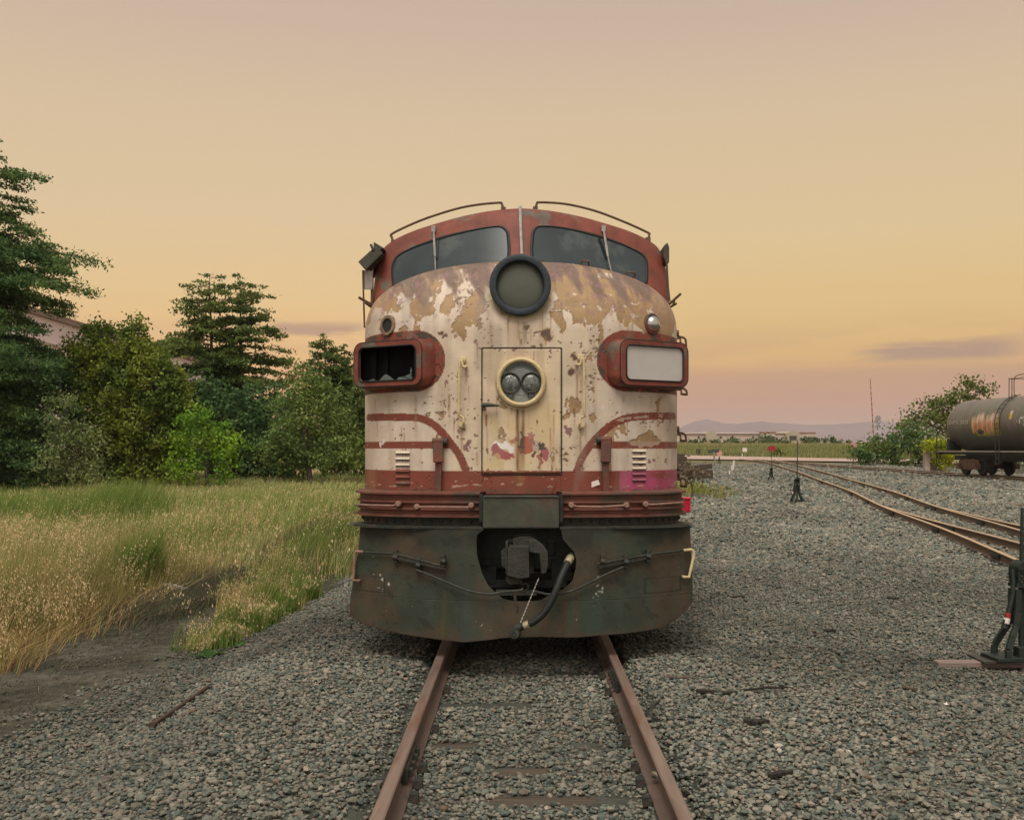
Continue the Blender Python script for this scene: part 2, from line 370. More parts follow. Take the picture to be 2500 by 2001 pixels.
def track(label, path, mtop, zfun, ties=None, tie_drop=.172+.085, anchor_p=.75, sides=(-1, 1), y_ind=42):
    P = catmull([Vector((x, y, 0)) for x, y in path], 14)
    for p in P: p.z = zfun(p.x, p.y)
    t = thing("railway_track", label, "railway track", (P[0].x, P[0].y, P[0].z-.172), "railway tracks in the yard")
    for s_ in sides: rail(P, s_*.7535, M['yardrail' if mtop is M['shine'] else 'railside'], mtop, t)
    if ties:
        rest = MB()
        for c_, a_ in along(P, ties):
            c_ = c_-Vector((0, 0, tie_drop))
            if c_.y < y_ind: sleeper(c_, a_, t)
            else: rest.box(c_, (2.5, .22, .17), Matrix.Rotation(a_, 3, 'Z'))
        if rest.v: tag(rest.build("sleeper_row", M['tie'], t), kind="stuff")
        spots = []
        for c_, a_ in along(P, .28):
            rot = Matrix.Rotation(a_, 3, 'Z')
            for s_ in sides:
                for w_ in (-.105, .105):
                    if random.random() < anchor_p: spots.append((c_+rot @ Vector((s_*.7535+w_, random.uniform(-.05, .05), -.150)), a_))
        spots = [s for s in spots if 3.5 < s[0].y < 45]; spots.sort(key=lambda s: s[0].y); proto = None; row = MB()
        for k, (c_, a_) in enumerate(spots):
            if k < 100:
                if proto is None:
                    o = proto = MB().box((0, 0, 0), (.05, .05, .05)).build("rail_anchor", M['iron'], None); o.parent = t
                else: o = proto.copy(); COL.objects.link(o); o.parent = t
                o.location = c_-base_of(t); o.rotation_euler = (0, 0, a_); o.scale = (1, random.uniform(.6, 1.4), 1)
            else: row.box(c_, (.05, .05, .05), Matrix.Rotation(a_, 3, 'Z'))
        if row.v: tag(row.build("rail_anchor_row", M['iron'], t), kind="stuff")
        proto = None
        for i, (c_, a_) in enumerate(along(P, 5.2)):
            rot = Matrix.Rotation(a_, 3, 'Z')
            if c_.y > 60: break
            for s_ in sides:
                if proto is None:
                    jb = MB()
                    for w_ in (-.03, .03): jb.box((w_, 0, 0), (.035, .55, .085))
                    for q in (-.2, -.07, .07, .2): jb.box((0, q, 0), (.14, .045, .045))
                    o = proto = jb.build("joint_bar", M['iron'], None); o.parent = t
                else: o = proto.copy(); COL.objects.link(o); o.parent = t
                o.location = c_+rot @ Vector((s_*.7535, s_*1.1, -.09))-base_of(t); o.rotation_euler = (0, 0, a_)
    return t, P
flat = lambda x, y: 0.0
rz = lambda x, y: .008*y-.09
TR0, P0 = track("rusty track running straight under the abandoned locomotive", [(.05, 2.0), (.05, 6), (.05, 9), (.05, 14), (.05, 20), (.05, 27)], M['railtop'], flat, ties=.53, tie_drop=.279, anchor_p=.4)
T1 = [(6.0, 3), (6.75, 7), (7.45, 10.5), (8.6, 15.7), (9.85, 21.6), (11.2, 29), (13.2, 38), (15.2, 48.6), (17.6, 61), (20.1, 75), (23.0, 92), (24.5, 101)]
T2 = [(8.3, 3), (8.9, 8), (9.6, 15), (10.15, 20), (10.55, 24), (11.0, 27.4), (11.22, 29.1)]
T3 = [(28.2, 20), (27.3, 34), (26.4, 44), (25.9, 50), (25.1, 60), (24.3, 72), (23.6, 86), (23.2, 104)]
TR1, P1 = track("shiny yard track curving away from the open gravel to the road", T1, M['shine'], rz, ties=.56)
TR2, P2 = track("shiny siding merging through the switch points into the curving yard track", T2, M['shine'], rz, ties=.56, y_ind=27)
TR3, P3r = track("straight far track under the graffiti tank car", T3, M['shine'], rz, ties=.58, y_ind=20)

# ------------------------------------------------------------------ road across the far end of the yard
xr = np.linspace(-70, 140, 90); yc = 118-18*(xr-17)/17*np.where(xr > 17, 1, .55); yc = np.where(xr > 44, 118-18*27/17-(xr-44)*.25, yc)
yc = 118-1.02*(xr-17); wv = np.array([-7.5, -2.5, 2.5, 7.5])
Xr = np.repeat(xr[:, None], 4, 1)+wv[None]*.7; Yr = yc[:, None]+wv[None]*.7; keep = (yc > 66)
Xr, Yr = Xr[keep], Yr[keep]; Zr = gz(Xr, Yr, False)+.13
M['road'] = mat('road_surface', lin(176, 150, 138), .55, var=.08, scale=.6, bump=.05, bscale=4)
o = np_mesh("road", np.stack([Xr, Yr, Zr], -1).reshape(-1, 3), grid_faces(*Xr.shape), M['road'], smooth=True, loc=(0, 0, 0)); tag(o, kind="structure")
lnx = Xr[:, 1:2]; mk = np.concatenate([lnx-.35, lnx-.20], 1); mkY = np.concatenate([Yr[:, 1:2]+.35, Yr[:, 1:2]+.50], 1)
o = np_mesh("road_marking", np.stack([mk, mkY, gz(mk, mkY, False)+.136], -1).reshape(-1, 3), grid_faces(len(mk), 2), M['white'], loc=(0, 0, 0)); tag(o, kind="structure")

# ------------------------------------------------------------------ ballast stones
def stones():
    PX, PY, PS = [], [], []
    y = 4.2
    while y < 86:
        sp = min(max(.029, .0021*y), .095); xr0 = min(-.52*y-.3, -1)
        x0 = max(-.54*y-1.6, float(ballast_edge(y))-(2.2 if y < 14 else 1.0)); x1 = min(.52*y+2.2, 32)
        xs_ = np.arange(x0, x1, sp); xs_ = xs_+RNG.uniform(-.5, .5, len(xs_))*sp; PX.append(xs_); PY.append(y+RNG.uniform(-.5, .5, len(xs_))*sp); PS.append(np.full(len(xs_), sp)); y += sp
    x = np.concatenate(PX); y = np.concatenate(PY); s = np.concatenate(PS)
    g, _ = zone(x, y); dens = g**1.2*(1-.45*sm(44, 60, y))
    stray = (.10+.25*(vnoise(x*3, y*3, 540) > .6))*sm(-6.2, -4.8, x)*(y < 14)
    keep = RNG.random(len(x)) < np.clip(dens*1.0+stray, 0, 1)
    under = (np.abs(x) < 1.3) & (y > 15); keep &= ~under
    # rails stay clear, sleepers of the near track show through here and there
    keep &= ~(np.abs(np.abs(x-.05)-.7535) < .052)
    tmod = np.abs(((y-2.0)/.53+.5) % 1-.5)*.53
    bare = (tmod < .085) & (np.abs(x-.05) < 1.2) & (vnoise(x*2.2, np.floor(y/.53+.1)*3.1, 550) > .66) & (y < 9); keep &= ~bare
    for P in (P1, P2, P3r):
        A = np.array([[p.x, p.y] for p in P]); cx = np.interp(y, A[:, 1], A[:, 0]); d = np.abs(np.abs(x-cx)-.7535*1.03); keep &= ~((d < .06+.002*y) & (y > A[0, 1]) & (y < A[-1, 1]))
        tie = (np.abs(x-cx) < 1.2) & (vnoise(x*.8, y*7, 551) > .66); keep &= ~tie
    x, y, s = x[keep], y[keep], s[keep]; n = len(x)
    # rough stone shapes: jittered, facetted; far stones use fewer faces
    pal = np.array([(.225,.215,.18),(.18,.19,.165),(.26,.235,.20),(.135,.155,.14),(.31,.275,.235),(.235,.19,.16),(.105,.125,.118),(.20,.18,.15)])
    cc = pal[RNG.choice(len(pal), n, p=[.2,.2,.15,.13,.09,.07,.10,.06])]*RNG.uniform(.8, 1.2, (n, 1))*(1+.10*sm(14, 26, y))[:, None]
    w_ = RNG.random(n); cc[w_ > .994] = (.42, .37, .33); cc[w_ < .006] = (.20, .135, .10)
    cc = cc*(.62+.76*fbm(x*.55, y*.45, 4, 560))[:, None]
    cc = cc*(1-.45*sm(.35, .65, fbm(x*.9, y*.7, 3, 565)+.25*np.exp(-((y-10.5)/1.6)**2)*sm(3.4, 1.2, np.abs(x)))*np.exp(-((y-10.5)/2.4)**2))[:, None]  # shade round the locomotive's foot painted into the stones as dark blotches
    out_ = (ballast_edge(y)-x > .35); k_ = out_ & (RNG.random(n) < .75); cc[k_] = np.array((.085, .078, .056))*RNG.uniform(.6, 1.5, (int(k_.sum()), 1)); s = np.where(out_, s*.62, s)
    cc = cc*np.array((.86, .87, .815))*(1-.62*sm(9.0, 9.9, y)*sm(1.55, 1.2, np.abs(x)))[:, None]  # stones under the locomotive darkened to deepen the shade there, oil stain included
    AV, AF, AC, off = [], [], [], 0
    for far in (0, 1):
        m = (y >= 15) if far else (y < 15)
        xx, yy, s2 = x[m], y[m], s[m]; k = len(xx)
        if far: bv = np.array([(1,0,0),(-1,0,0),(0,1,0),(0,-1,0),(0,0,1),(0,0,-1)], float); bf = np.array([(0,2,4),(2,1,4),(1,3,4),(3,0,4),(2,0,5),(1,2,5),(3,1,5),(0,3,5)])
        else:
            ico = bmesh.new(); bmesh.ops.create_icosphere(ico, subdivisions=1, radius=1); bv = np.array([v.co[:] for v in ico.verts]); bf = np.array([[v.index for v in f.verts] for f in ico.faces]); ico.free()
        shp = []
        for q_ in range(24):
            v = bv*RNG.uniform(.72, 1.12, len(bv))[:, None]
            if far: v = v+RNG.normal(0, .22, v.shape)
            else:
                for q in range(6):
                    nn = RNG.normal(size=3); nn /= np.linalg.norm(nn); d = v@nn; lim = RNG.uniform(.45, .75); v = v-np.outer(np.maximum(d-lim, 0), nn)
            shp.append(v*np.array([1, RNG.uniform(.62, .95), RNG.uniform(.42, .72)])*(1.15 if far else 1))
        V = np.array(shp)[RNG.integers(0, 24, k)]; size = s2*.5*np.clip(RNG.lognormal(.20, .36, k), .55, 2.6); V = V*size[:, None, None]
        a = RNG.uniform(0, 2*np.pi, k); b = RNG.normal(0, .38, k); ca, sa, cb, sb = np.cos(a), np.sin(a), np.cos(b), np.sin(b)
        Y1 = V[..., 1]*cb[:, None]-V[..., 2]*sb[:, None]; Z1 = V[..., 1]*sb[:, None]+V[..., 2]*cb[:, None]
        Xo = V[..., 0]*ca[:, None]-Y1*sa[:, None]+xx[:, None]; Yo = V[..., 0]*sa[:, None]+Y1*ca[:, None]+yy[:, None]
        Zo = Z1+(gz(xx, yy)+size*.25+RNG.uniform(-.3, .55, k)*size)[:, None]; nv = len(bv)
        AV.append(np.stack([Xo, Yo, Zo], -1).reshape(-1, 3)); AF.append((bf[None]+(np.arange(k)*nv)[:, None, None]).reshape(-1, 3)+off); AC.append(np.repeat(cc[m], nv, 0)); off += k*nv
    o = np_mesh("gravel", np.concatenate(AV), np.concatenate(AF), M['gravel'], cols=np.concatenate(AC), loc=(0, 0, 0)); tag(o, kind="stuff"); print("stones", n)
stones()

# ------------------------------------------------------------------ grass
def blades(name, x, y, h, w, lean, cols, seeds=0.0, seedcol=(.80, .62, .36), seg=2, ss=.016, zoff=0):
    n = len(x); z0 = gz(x, y)+zoff-.02; a = RNG.uniform(0, 2*np.pi, n)
    wa = .9*RNG.normal(0, 1, n)+.5; lx = np.cos(wa)*lean*h; ly = np.sin(wa)*lean*h*.6
    ox = np.cos(a)*w/2; oy = np.sin(a)*w/2
    rows = []
    ts = np.linspace(0, 1, seg+1)
    for t in ts:
        k = t*t; wd = (1-t)**.6 if t < 1 else .08
        cx = x+lx*k; cy = y+ly*k; cz = z0+h*(t-.12*k*np.abs(lean))
        rows.append(np.stack([np.stack([cx-ox*wd, cy-oy*wd, cz], 1), np.stack([cx+ox*wd, cy+oy*wd, cz], 1)], 1))
    V = np.stack(rows, 1)                                  # n, seg+1, 2, 3
    nv = (seg+1)*2; base = (np.arange(n)*nv)[:, None]
    F = np.concatenate([np.stack([base[:, 0]+2*i, base[:, 0]+2*i+1, base[:, 0]+2*i+3, base[:, 0]+2*i+2], 1) for i in range(seg)])
    C = np.repeat(cols[:, None], nv, 1)
    V = V.reshape(-1, 3); C = C.reshape(-1, 3)
    if seeds > 0:
        pick = np.where(RNG.random(n) < seeds*2.2*sm(.34, .66, fbm(x*1.1, y*1.1, 3, 670)))[0]; m_ = 7; t = RNG.uniform(.62, 1.04, (len(pick), m_)); k = t*t
        sx = x[pick, None]+lx[pick, None]*k+RNG.normal(0, .03, t.shape); sy = y[pick, None]+ly[pick, None]*k+RNG.normal(0, .03, t.shape); sz = z0[pick, None]+h[pick, None]*(t-.12*k*np.abs(lean[pick, None]))+RNG.normal(0, .01, t.shape)
        sx, sy, sz = sx.ravel(), sy.ravel(), sz.ravel(); q = len(sx); an = RNG.uniform(0, 2*np.pi, q); s_ = ss*RNG.uniform(.7, 1.5, q)
        dx_, dy_ = np.cos(an)*s_*.55, np.sin(an)*s_*.55; dl = RNG.uniform(-.6, 1.2, q)*s_
        SV = np.stack([np.stack([sx, sy, sz+s_], 1), np.stack([sx-dx_, sy-dy_, sz], 1), np.stack([sx+dl*.3, sy, sz-s_*1.2], 1), np.stack([sx+dx_, sy+dy_, sz], 1)], 1).reshape(-1, 3)
        SF = (np.arange(q)*4)[:, None]+np.array([0, 1, 2, 3])[None]+len(V)
        sc_ = np.array(seedcol)*RNG.uniform(.65, 1.35, (q, 1)); C = np.concatenate([C, np.repeat(sc_, 4, 0)]); V = np.concatenate([V, SV]); F = np.concatenate([F, SF])
    o = np_mesh(name, V, F, M['grass'], cols=C, loc=(0, 0, 0)); return tag(o, kind="stuff")
def scatter(n, x0, x1, y0, y1, fn, pw=1.0):
    x = RNG.uniform(x0, x1, n); y = y0+(y1-y0)*RNG.random(n)**pw; k = RNG.random(n) < fn(x, y); k &= (x > -.56*y-2.5); return x[k], y[k]
GRN = np.array((.165, .255, .050)); OLV = np.array((.31, .33, .10)); TANC = np.array((.55, .39, .18)); BRN = np.array((.30, .19, .095)); DKG = np.array((.06, .10, .03)); PALE = np.array((.43, .45, .19))
def mixc(n, *pairs):
    p = np.array([w for _, w in pairs]); p = p/p.sum(); c_ = np.array([c for c, _ in pairs])[RNG.choice(len(pairs), n, p=p)]; return c_*RNG.uniform(.7, 1.3, (n, 1))
# tall dry wild oats on the left
f1 = lambda x, y: (1-.93*sm(15.5, 19.5, y+.25*(x+8)+3*(fbm(x*.5, y*.5, 3, 605)-.5)))*sm(-5.15, -5.75, x+1.3*(fbm(x*.9, y*.9, 3, 600)-.5))*sm(10.1, 10.9, y+1.2*(fbm(x*.8, y*.8, 3, 601)-.5))*(.45+.8*fbm(x*.8, y*.8, 3, 602))
x, y = scatter(120000, -14.5, -4.6, 10, 24, f1, 1.15)
h = .78*RNG.uniform(.55, 1.2, len(x))*(.8+.5*fbm(x*.6, y*.6, 3, 603))*sm(-4.7, -6.2, x+.2) + .16
gk = sm(.50, .64, fbm(x*.9, y*.9, 3, 604)+.10*sm(13, 17, y))[:, None]; dr_ = sm(-7.2, -5.4, x)[:, None]
c_ = mixc(len(x), (OLV, .42), (TANC, .25), (PALE, .25), (BRN, .08)); c_ = c_*(1-.8*gk)+mixc(len(x), (GRN, .8), (OLV, .2))*.8*gk; c_ = c_*(1-.5*dr_)+mixc(len(x), (TANC, .55), (BRN, .45))*.5*dr_
blades("tall_dry_grass", x, y, h, .010+.004*RNG.random(len(x)), .12+.28*RNG.random(len(x)), c_, seeds=.32, ss=.0115)
# low brown thatch at its foot
f2 = lambda x, y: sm(-4.8, -5.5, x+1.0*(fbm(x*.9, y*.9, 3, 600)-.5))*sm(10.0, 10.6, y+1.2*(fbm(x*.8, y*.8, 3, 601)-.5))
x, y = scatter(42000, -13, -4.3, 9.8, 20, f2, 1.4)
blades("grass_thatch", x, y, RNG.uniform(.12, .42, len(x)), .011, .5+.9*RNG.random(len(x)), mixc(len(x), (TANC, .4), (BRN, .4), (OLV, .2)))
# grass strip along the ballast shoulder
MND = lambda x, y: np.exp(-(((x+3.9)/1.25)**2+((y-19.6)/2.6)**2))
f3 = lambda x, y: (1-.8*sm(.35, .8, MND(x, y)))*sm(0, .25, ballast_edge(y)-x+.3*(vnoise(x*2, y*2, 610)-.5))*sm(-.35, .25, x+.5*(vnoise(y*.8, y*0, 611)-.5)-np.interp(y, [10.5, 13.5, 17, 21, 26], [-3.45, -3.85, -4.3, -5.0, -6.2]))*sm(10.3, 11, y)*sm(.30, .52, fbm(x*1.3, y*1.1, 3, 612))
x, y = scatter(90000, -5.2, -2.1, 10.3, 30, f3, 1.3)
h = RNG.uniform(.12, .56, len(x))*(.35+1.0*fbm(x*1.5, y*1.5, 3, 613))*(.45+.55*sm(0, .5, ballast_edge(y)-x)); gk = sm(.40, .60, fbm(x*1.2, y*1.2, 3, 614))[:, None]
c_ = mixc(len(x), (OLV, .4), (TANC, .35), (BRN, .25))*(1-gk)+mixc(len(x), (GRN, .75), (OLV, .25))*gk
blades("shoulder_grass", x, y, h, .010, .15+.65*RNG.random(len(x))**1.5, c_, seeds=.14, ss=.0095)
# dead dark weeds in the trodden corridor
f4 = lambda x, y: sm(-6.0, -5.4, x)*sm(-3.2, -3.9, x)*sm(12.0, 14, y)*sm(.44, .60, fbm(x*1.2, y*1.0, 3, 620)+.05*sm(12, 16, y))
x, y = scatter(60000, -6.2, -3.2, 11.2, 23, f4, 1.0)
blades("dead_weeds", x, y, RNG.uniform(.08, .34, len(x)), .008, .6+1.2*RNG.random(len(x)), mixc(len(x), (np.array((.075, .072, .052)), .5), (np.array((.19, .155, .10)), .3), (DKG, .2)), seeds=.008)
# green meadow beyond, up to the trees
f5 = lambda x, y: (1-.92*sm(.25, .7, MND(x, y)))*sm(16.5, 20, y+.25*(x+8))*sm(-2.3, -2.9, x+.6*(vnoise(y*.5, y*0, 630)-.5))*(.5+.7*fbm(x*.25, y*.25, 3, 631))
x, y = scatter(190000, -34, -2.0, 16, 62, f5, 1.35)
h = RNG.uniform(.3, .72, len(x))*(.75+.5*fbm(x*.3, y*.3, 3, 632)); gk = sm(.40, .58, fbm(x*.22, y*.4, 3, 633)-.0*y)[:, None]
c_ = mixc(len(x), (PALE, .62), (TANC, .10), (OLV, .28))*(1-gk)+mixc(len(x), (GRN, .62), (OLV, .25), (PALE, .13))*gk
blades("meadow_grass", x, y, h, .0009*y, .1+.3*RNG.random(len(x)), c_, seeds=.05, ss=.022)
# dry mound beside the locomotive and weeds on its right flank
f6 = lambda x, y: np.clip(1.4*np.exp(-(((x+3.8)/1.4)**2+((y-20.0)/2.6)**2))-.15, 0, 1)
x, y = scatter(46000, -6.5, -1.9, 15.5, 26, f6)
blades("mound_weeds", x, y, RNG.uniform(.12, .42, len(x)), .011, .4+.8*RNG.random(len(x)), mixc(len(x), (np.array((.12, .10, .065)), .55), (TANC*.7, .2), (DKG, .25)), seeds=.06, ss=.015)
f7 = lambda x, y: np.clip(1.5*np.exp(-(((x-6.8)/1.5)**2+((y-42)/7)**2))-.40, 0, 1)*sm(.25, .5, fbm(x*.9, y*.5, 3, 640))
x, y = scatter(30000, 3.5, 10.5, 27, 58, f7)
c_ = mixc(len(x), (np.array((.30, .31, .05)), .55), (GRN, .3), (TANC, .15))
blades("yard_weeds", x, y, RNG.uniform(.10, .42, len(x)), .026, .3+.5*RNG.random(len(x)), c_)
# far field across the road
x, y = scatter(60000, 8, 130, 112, 240, lambda x, y: ((x < .56*y+4) & (y > 118-1.02*(x-17)+10))*1.0, 1.4)
k = sm(.45, .6, fbm(x*.03, y*.05, 3, 650))[:, None]; c_ = mixc(len(x), (PALE*.62, .6), (OLV*.62, .4))*(1-k)+mixc(len(x), (TANC*.72, .7), (PALE*.66, .3))*k
blades("field_grass", x, y, RNG.uniform(.25, .7, len(x)), .0011*y, .2*RNG.random(len(x)), c_)
# litter over the trodden dirt, and tall green tussocks in the oats and before the trees
f8 = lambda x, y: sm(.1, .6, ballast_edge(y)-x)*(.12+.5*sm(.55, .7, fbm(x*1.5, y*2.5, 3, 660)))
x, y = scatter(60000, -8, -3, 6.8, 15, f8)
blades("dirt_litter", x, y, RNG.uniform(.03, .13, len(x)), .007, 1.2+1.6*RNG.random(len(x)), mixc(len(x), (np.array((.05, .052, .038)), .5), (np.array((.24, .19, .13)), .3), (DKG, .2)))
X_, Y_, H_ = [], [], []
for px, Yt, rr_, hh in ((90, 13.5, .35, .75), (300, 15.2, .3, .95), (345, 15.6, .25, 1.05), (150, 26, 1.2, 1.0), (260, 29, 1.6, 1.2), (300, 31, 1.2, 1.3), (20, 28, 1.2, 1.0), (790, 24, .9, .7), (840, 22, .7, .6), (690, 15, .35, .55), (640, 13.6, .3, .5), (760, 18.2, .5, .5), (830, 19.2, .5, .55), (545, 11.4, .16, .3), (600, 12.2, .2, .36), (560, 12.3, .2, .42), (690, 13.3, .2, .36), (735, 14.6, .25, .4), (650, 12.6, .16, .3)):
    k = int(900*rr_+500); X_.append((px-CX)*Yt/FPX+RNG.normal(0, rr_*.45, k)); Y_.append(Yt+RNG.normal(0, rr_*.45, k)); H_.append(hh*RNG.uniform(.5, 1.1, k))
x, y, h = map(np.concatenate, (X_, Y_, H_))
blades("grass_tussocks", x, y, h, .0008*y, .15+.3*RNG.random(len(x)), mixc(len(x), (GRN, .75), (OLV, .25)), seeds=.02)
# leafy green tufts at the foot of the ballast
def leafy(px, py, Yd, r, n, label):
    p = survey(px, py, Yd); x = p.x; y = Yd; z = float(gz(x, y)); V = []; F = []; C = []
    for i in range(n):
        a_ = RNG.uniform(0, 6.28); L_ = r*RNG.uniform(.6, 1.2); el = RNG.uniform(.35, 1.2); w_ = L_*.16; k = len(V)
        d = np.array((math.cos(a_), math.sin(a_))); s_ = np.array((-d[1], d[0]))
        for t, ww in ((0, .3), (.35, 1), (.7, .8), (1, .05)):
            cx, cy = x+d[0]*L_*math.cos(el)*t*(1+.3*t), y+d[1]*L_*math.cos(el)*t*(1+.3*t); cz = z-.03+L_*(math.sin(el)*t-.45*t*t)
            V += [(cx-s_[0]*w_*ww, cy-s_[1]*w_*ww, cz), (cx+s_[0]*w_*ww, cy+s_[1]*w_*ww, cz)]
        F += [(k+2*q, k+2*q+1, k+2*q+3, k+2*q+2) for q in range(3)]; C += [np.array((.055, .115, .025))*RNG.uniform(.7, 1.4)]*8
    o = np_mesh("weed_plant", np.array(V), np.array(F), M['grass'], cols=np.array(C), loc=(x, y, z)); tag(o, label, "weed plant", "leafy weeds along the gravel edge")
leafy(510, 1590, 10.8, .22, 42, "leafy green weed at the edge of the ballast, nearest the camera")
leafy(585, 1555, 11.3, .17, 26, "smaller leafy weed behind the nearest one on the ballast edge")
leafy(378, 1405, 15.4, .34, 40, "dark green broad weed standing behind the crumpled paper")
leafy(322, 1480, 13.4, .10, 14, "tiny leafy weed among dry grass at the left")
# ================================================================== the locomotive
NW, NB, NA, NP = 1.555, 10.30, 1.38, 2.6                # nose: half width, where it meets the straight sides, length, squareness in plan
Z0, ZD, HD, ZEND = 1.40, 2.85, 0.82, 24.0
def nose_dims(z):
    t = np.clip((np.asarray(z, float)-ZD)/HD, 0, .999)
    return NW*(1-t**3.0)**(1/1.9), NA*np.sqrt(1-t*t)
def nose_y(x, z):
    w, a = nose_dims(z)
    q = np.clip(1-np.abs(np.asarray(x, float)/w)**NP, 0, 1)
    return NB-a*q**(1/NP)
def cab_y(x, z):                                        # windshield front, swept back and raked
    return 9.915+.31*(np.sqrt(np.asarray(x, float)**2+.006)-.077)**1.25+.36*(np.asarray(z, float)-3.55)
nh = lambda px, py: hit(px, py, nose_y)
ch = lambda px, py: hit(px, py, cab_y)
def seg_dist(x, z, pts):
    d = np.full(np.shape(x), 9.0)
    for (ax, az), (bx, bz) in zip(pts[:-1], pts[1:]):
        ux, uz = bx-ax, bz-az; t = np.clip(((x-ax)*ux+(z-az)*uz)/(ux*ux+uz*uz), 0, 1)
        d = np.minimum(d, np.hypot(x-ax-t*ux, z-az-t*uz))
    return d
def in_poly(x, z, P):
    c = np.zeros(np.shape(x), bool); j = len(P)-1
    for i in range(len(P)):
        xi, zi = P[i]; xj, zj = P[j]
        c ^= ((zi > z) != (zj > z)) & (x < (xj-xi)*(z-zi)/((zj-zi) or 1e-9)+xi); j = i
    return c
xz = lambda p: (p.x, p.z)
SWL = [xz(p) for p in catmull([nh(*q) for q in [(900,1019),(985,1018.5),(1023.5,1020.5),(1055,1034),(1082.6,1059),(1102,1083.5),(1122,1112),(1139,1152)]])]
SWR = [xz(p) for p in catmull([nh(*q) for q in [(1645,1016),(1560,1016.5),(1520,1024),(1492,1038),(1462,1063),(1437.4,1092),(1419,1122),(1408,1152)]])]
def poly(*q): return [xz(nh(*p)) for p in q]
TAN_R = poly((1330,668),(1345,705),(1372,742),(1392,757),(1400,790),(1425,785),(1450,800),(1462,792),(1478,775),(1497,748),(1512,790),(1530,800),(1545,780),(1560,800),(1585,815),(1640,822),(1650,770),(1620,735),(1560,705),(1480,680),(1400,662))
TANS = [TAN_R,
 poly((1135,735),(1170,700),(1190,740),(1172,780),(1140,800),(1137,835),(1120,822),(1105,830),(1100,800),(1118,770)),
 poly((1005,735),(1030,722),(1055,745),(1062,765),(1035,772),(1020,790),(1028,815),(1015,815),(1012,790),(1000,770)),
 poly((1080,730),(1105,712),(1108,750),(1090,765),(1078,760)),
 poly((1162,790),(1178,780),(1174,805),(1166,812)),
 poly((1340,760),(1375,762),(1385,800),(1372,815),(1365,790),(1345,775)),
 poly((1036,1012),(1052,1010),(1048,1020)), poly((1068,1015),(1082,1006),(1080,1022)),
 poly((1435,1018),(1452,1010),(1458,1020),(1448,1032)), poly((1376,1015),(1392,1012),(1396,1018),(1382,1022)),
 poly((1381,975),(1390,972),(1384,995),(1380,990)), poly((1538,1080),(1560,1065),(1588,1052),(1610,1075),(1605,1088),(1560,1092),(1540,1090)),
 poly((1603,970),(1612,966),(1610,1000),(1604,1005))]
STREAKS = [  # photo x, top y, bottom y, width px, strength, rgb
 (1264.5,998,1195,6.4,1.0,(.13,.050,.022)), (1276.5,998,1165,6.6,1.0,(.15,.055,.022)), (1270,1095,1200,13,.5,(.40,.20,.07)),
 (1187,1012,1048,4,.8,(.36,.16,.05)), (1190,1045,1110,3,.4,(.40,.22,.09)), (1138,900,945,3,.75,(.40,.22,.10)), (1127,1048,1110,2.6,.7,(.38,.19,.07)),
 (1409,912,1010,3.4,.7,(.42,.23,.12)), (1418,1045,1118,2.2,.8,(.40,.19,.07)), (1449,928,968,2.6,.65,(.42,.24,.11)), (1332,820,848,2.6,.8,(.42,.22,.07)),
 (1015,965,1075,4,.45,(.42,.27,.13)), (1282,785,850,9,.55,(.24,.20,.10)), (1265,780,842,4,.45,(.26,.22,.10)), (1296,800,840,3,.35,(.30,.22,.10)),
 (1318,1108,1160,5,.6,(.36,.17,.06)), (1367,1090,1140,2.6,.6,(.30,.15,.07)), (1522,965,985,5,.3,(.40,.27,.14)), (960,1100,1142,16,.25,(.45,.32,.2)),
 (1562,1092,1140,14,.3,(.40,.28,.16)), (1406,890,915,3,.7,(.25,.12,.08)), (1290,1010,1060,7,.25,(.45,.3,.12)), (1240,1010,1050,5,.2,(.45,.3,.12))]
CHIPS = [(x, y, r, k) for x, y, r, k in [  # photo position, radius px, kind 0 dark rust, 1 dark grey hole, 2 purple, 3 white undercoat
 (1287,797,6,0),(1335,817,13,0),(1086,822,5,0),(1075,812,6,0),(1160,833,4,2),(1167,853,3,2),(1090,933,5,2),(1115,979,4,2),(1139,1091,9,2),(1144,1082,6,2),
 (1322,1091,10,1),(1323,1112,4,0),(1310,1033,3,0),(1302,1108,4,0),(1401,872,6,0),(1392,905,7,0),(1442,994,5,3),(1474,995,6,3),(1390,1052,8,2),(1385,1042,6,2),(1393,1062,5,2),
 (1203,850,3,2),(1218,853,4,2),(1256,855,4,2),(1340,856,3,2),(1197,975,3,2),(1650,1090,4,2),(1626,1128,5,2),(1627,1120,4,2),(1588,1130,4,2),(1600,1127,5,2),(930,1080,6,3),(938,1075,5,3),(928,1088,5,3),
 (1340,873,3,2),(1122,1050,4,2),(1392,1092,4,2),(1382,1108,3,0),(1378,1120,4,2)]]
CH = [(nh(x, y), r*9.0/FPX, k) for x, y, r, k in CHIPS]
ST = [(nh(x, (y0+y1)/2).x, nh(x, y0).z, nh(x, y1).z, w*9/FPX*.75, min(1, s*1.25), tuple(q*.8 for q in c)) for x, y0, y1, w, s, c in STREAKS]
HLX, HLZ = nh(1270, 697.5).x, survey(1270, 697.5, 9.1).z
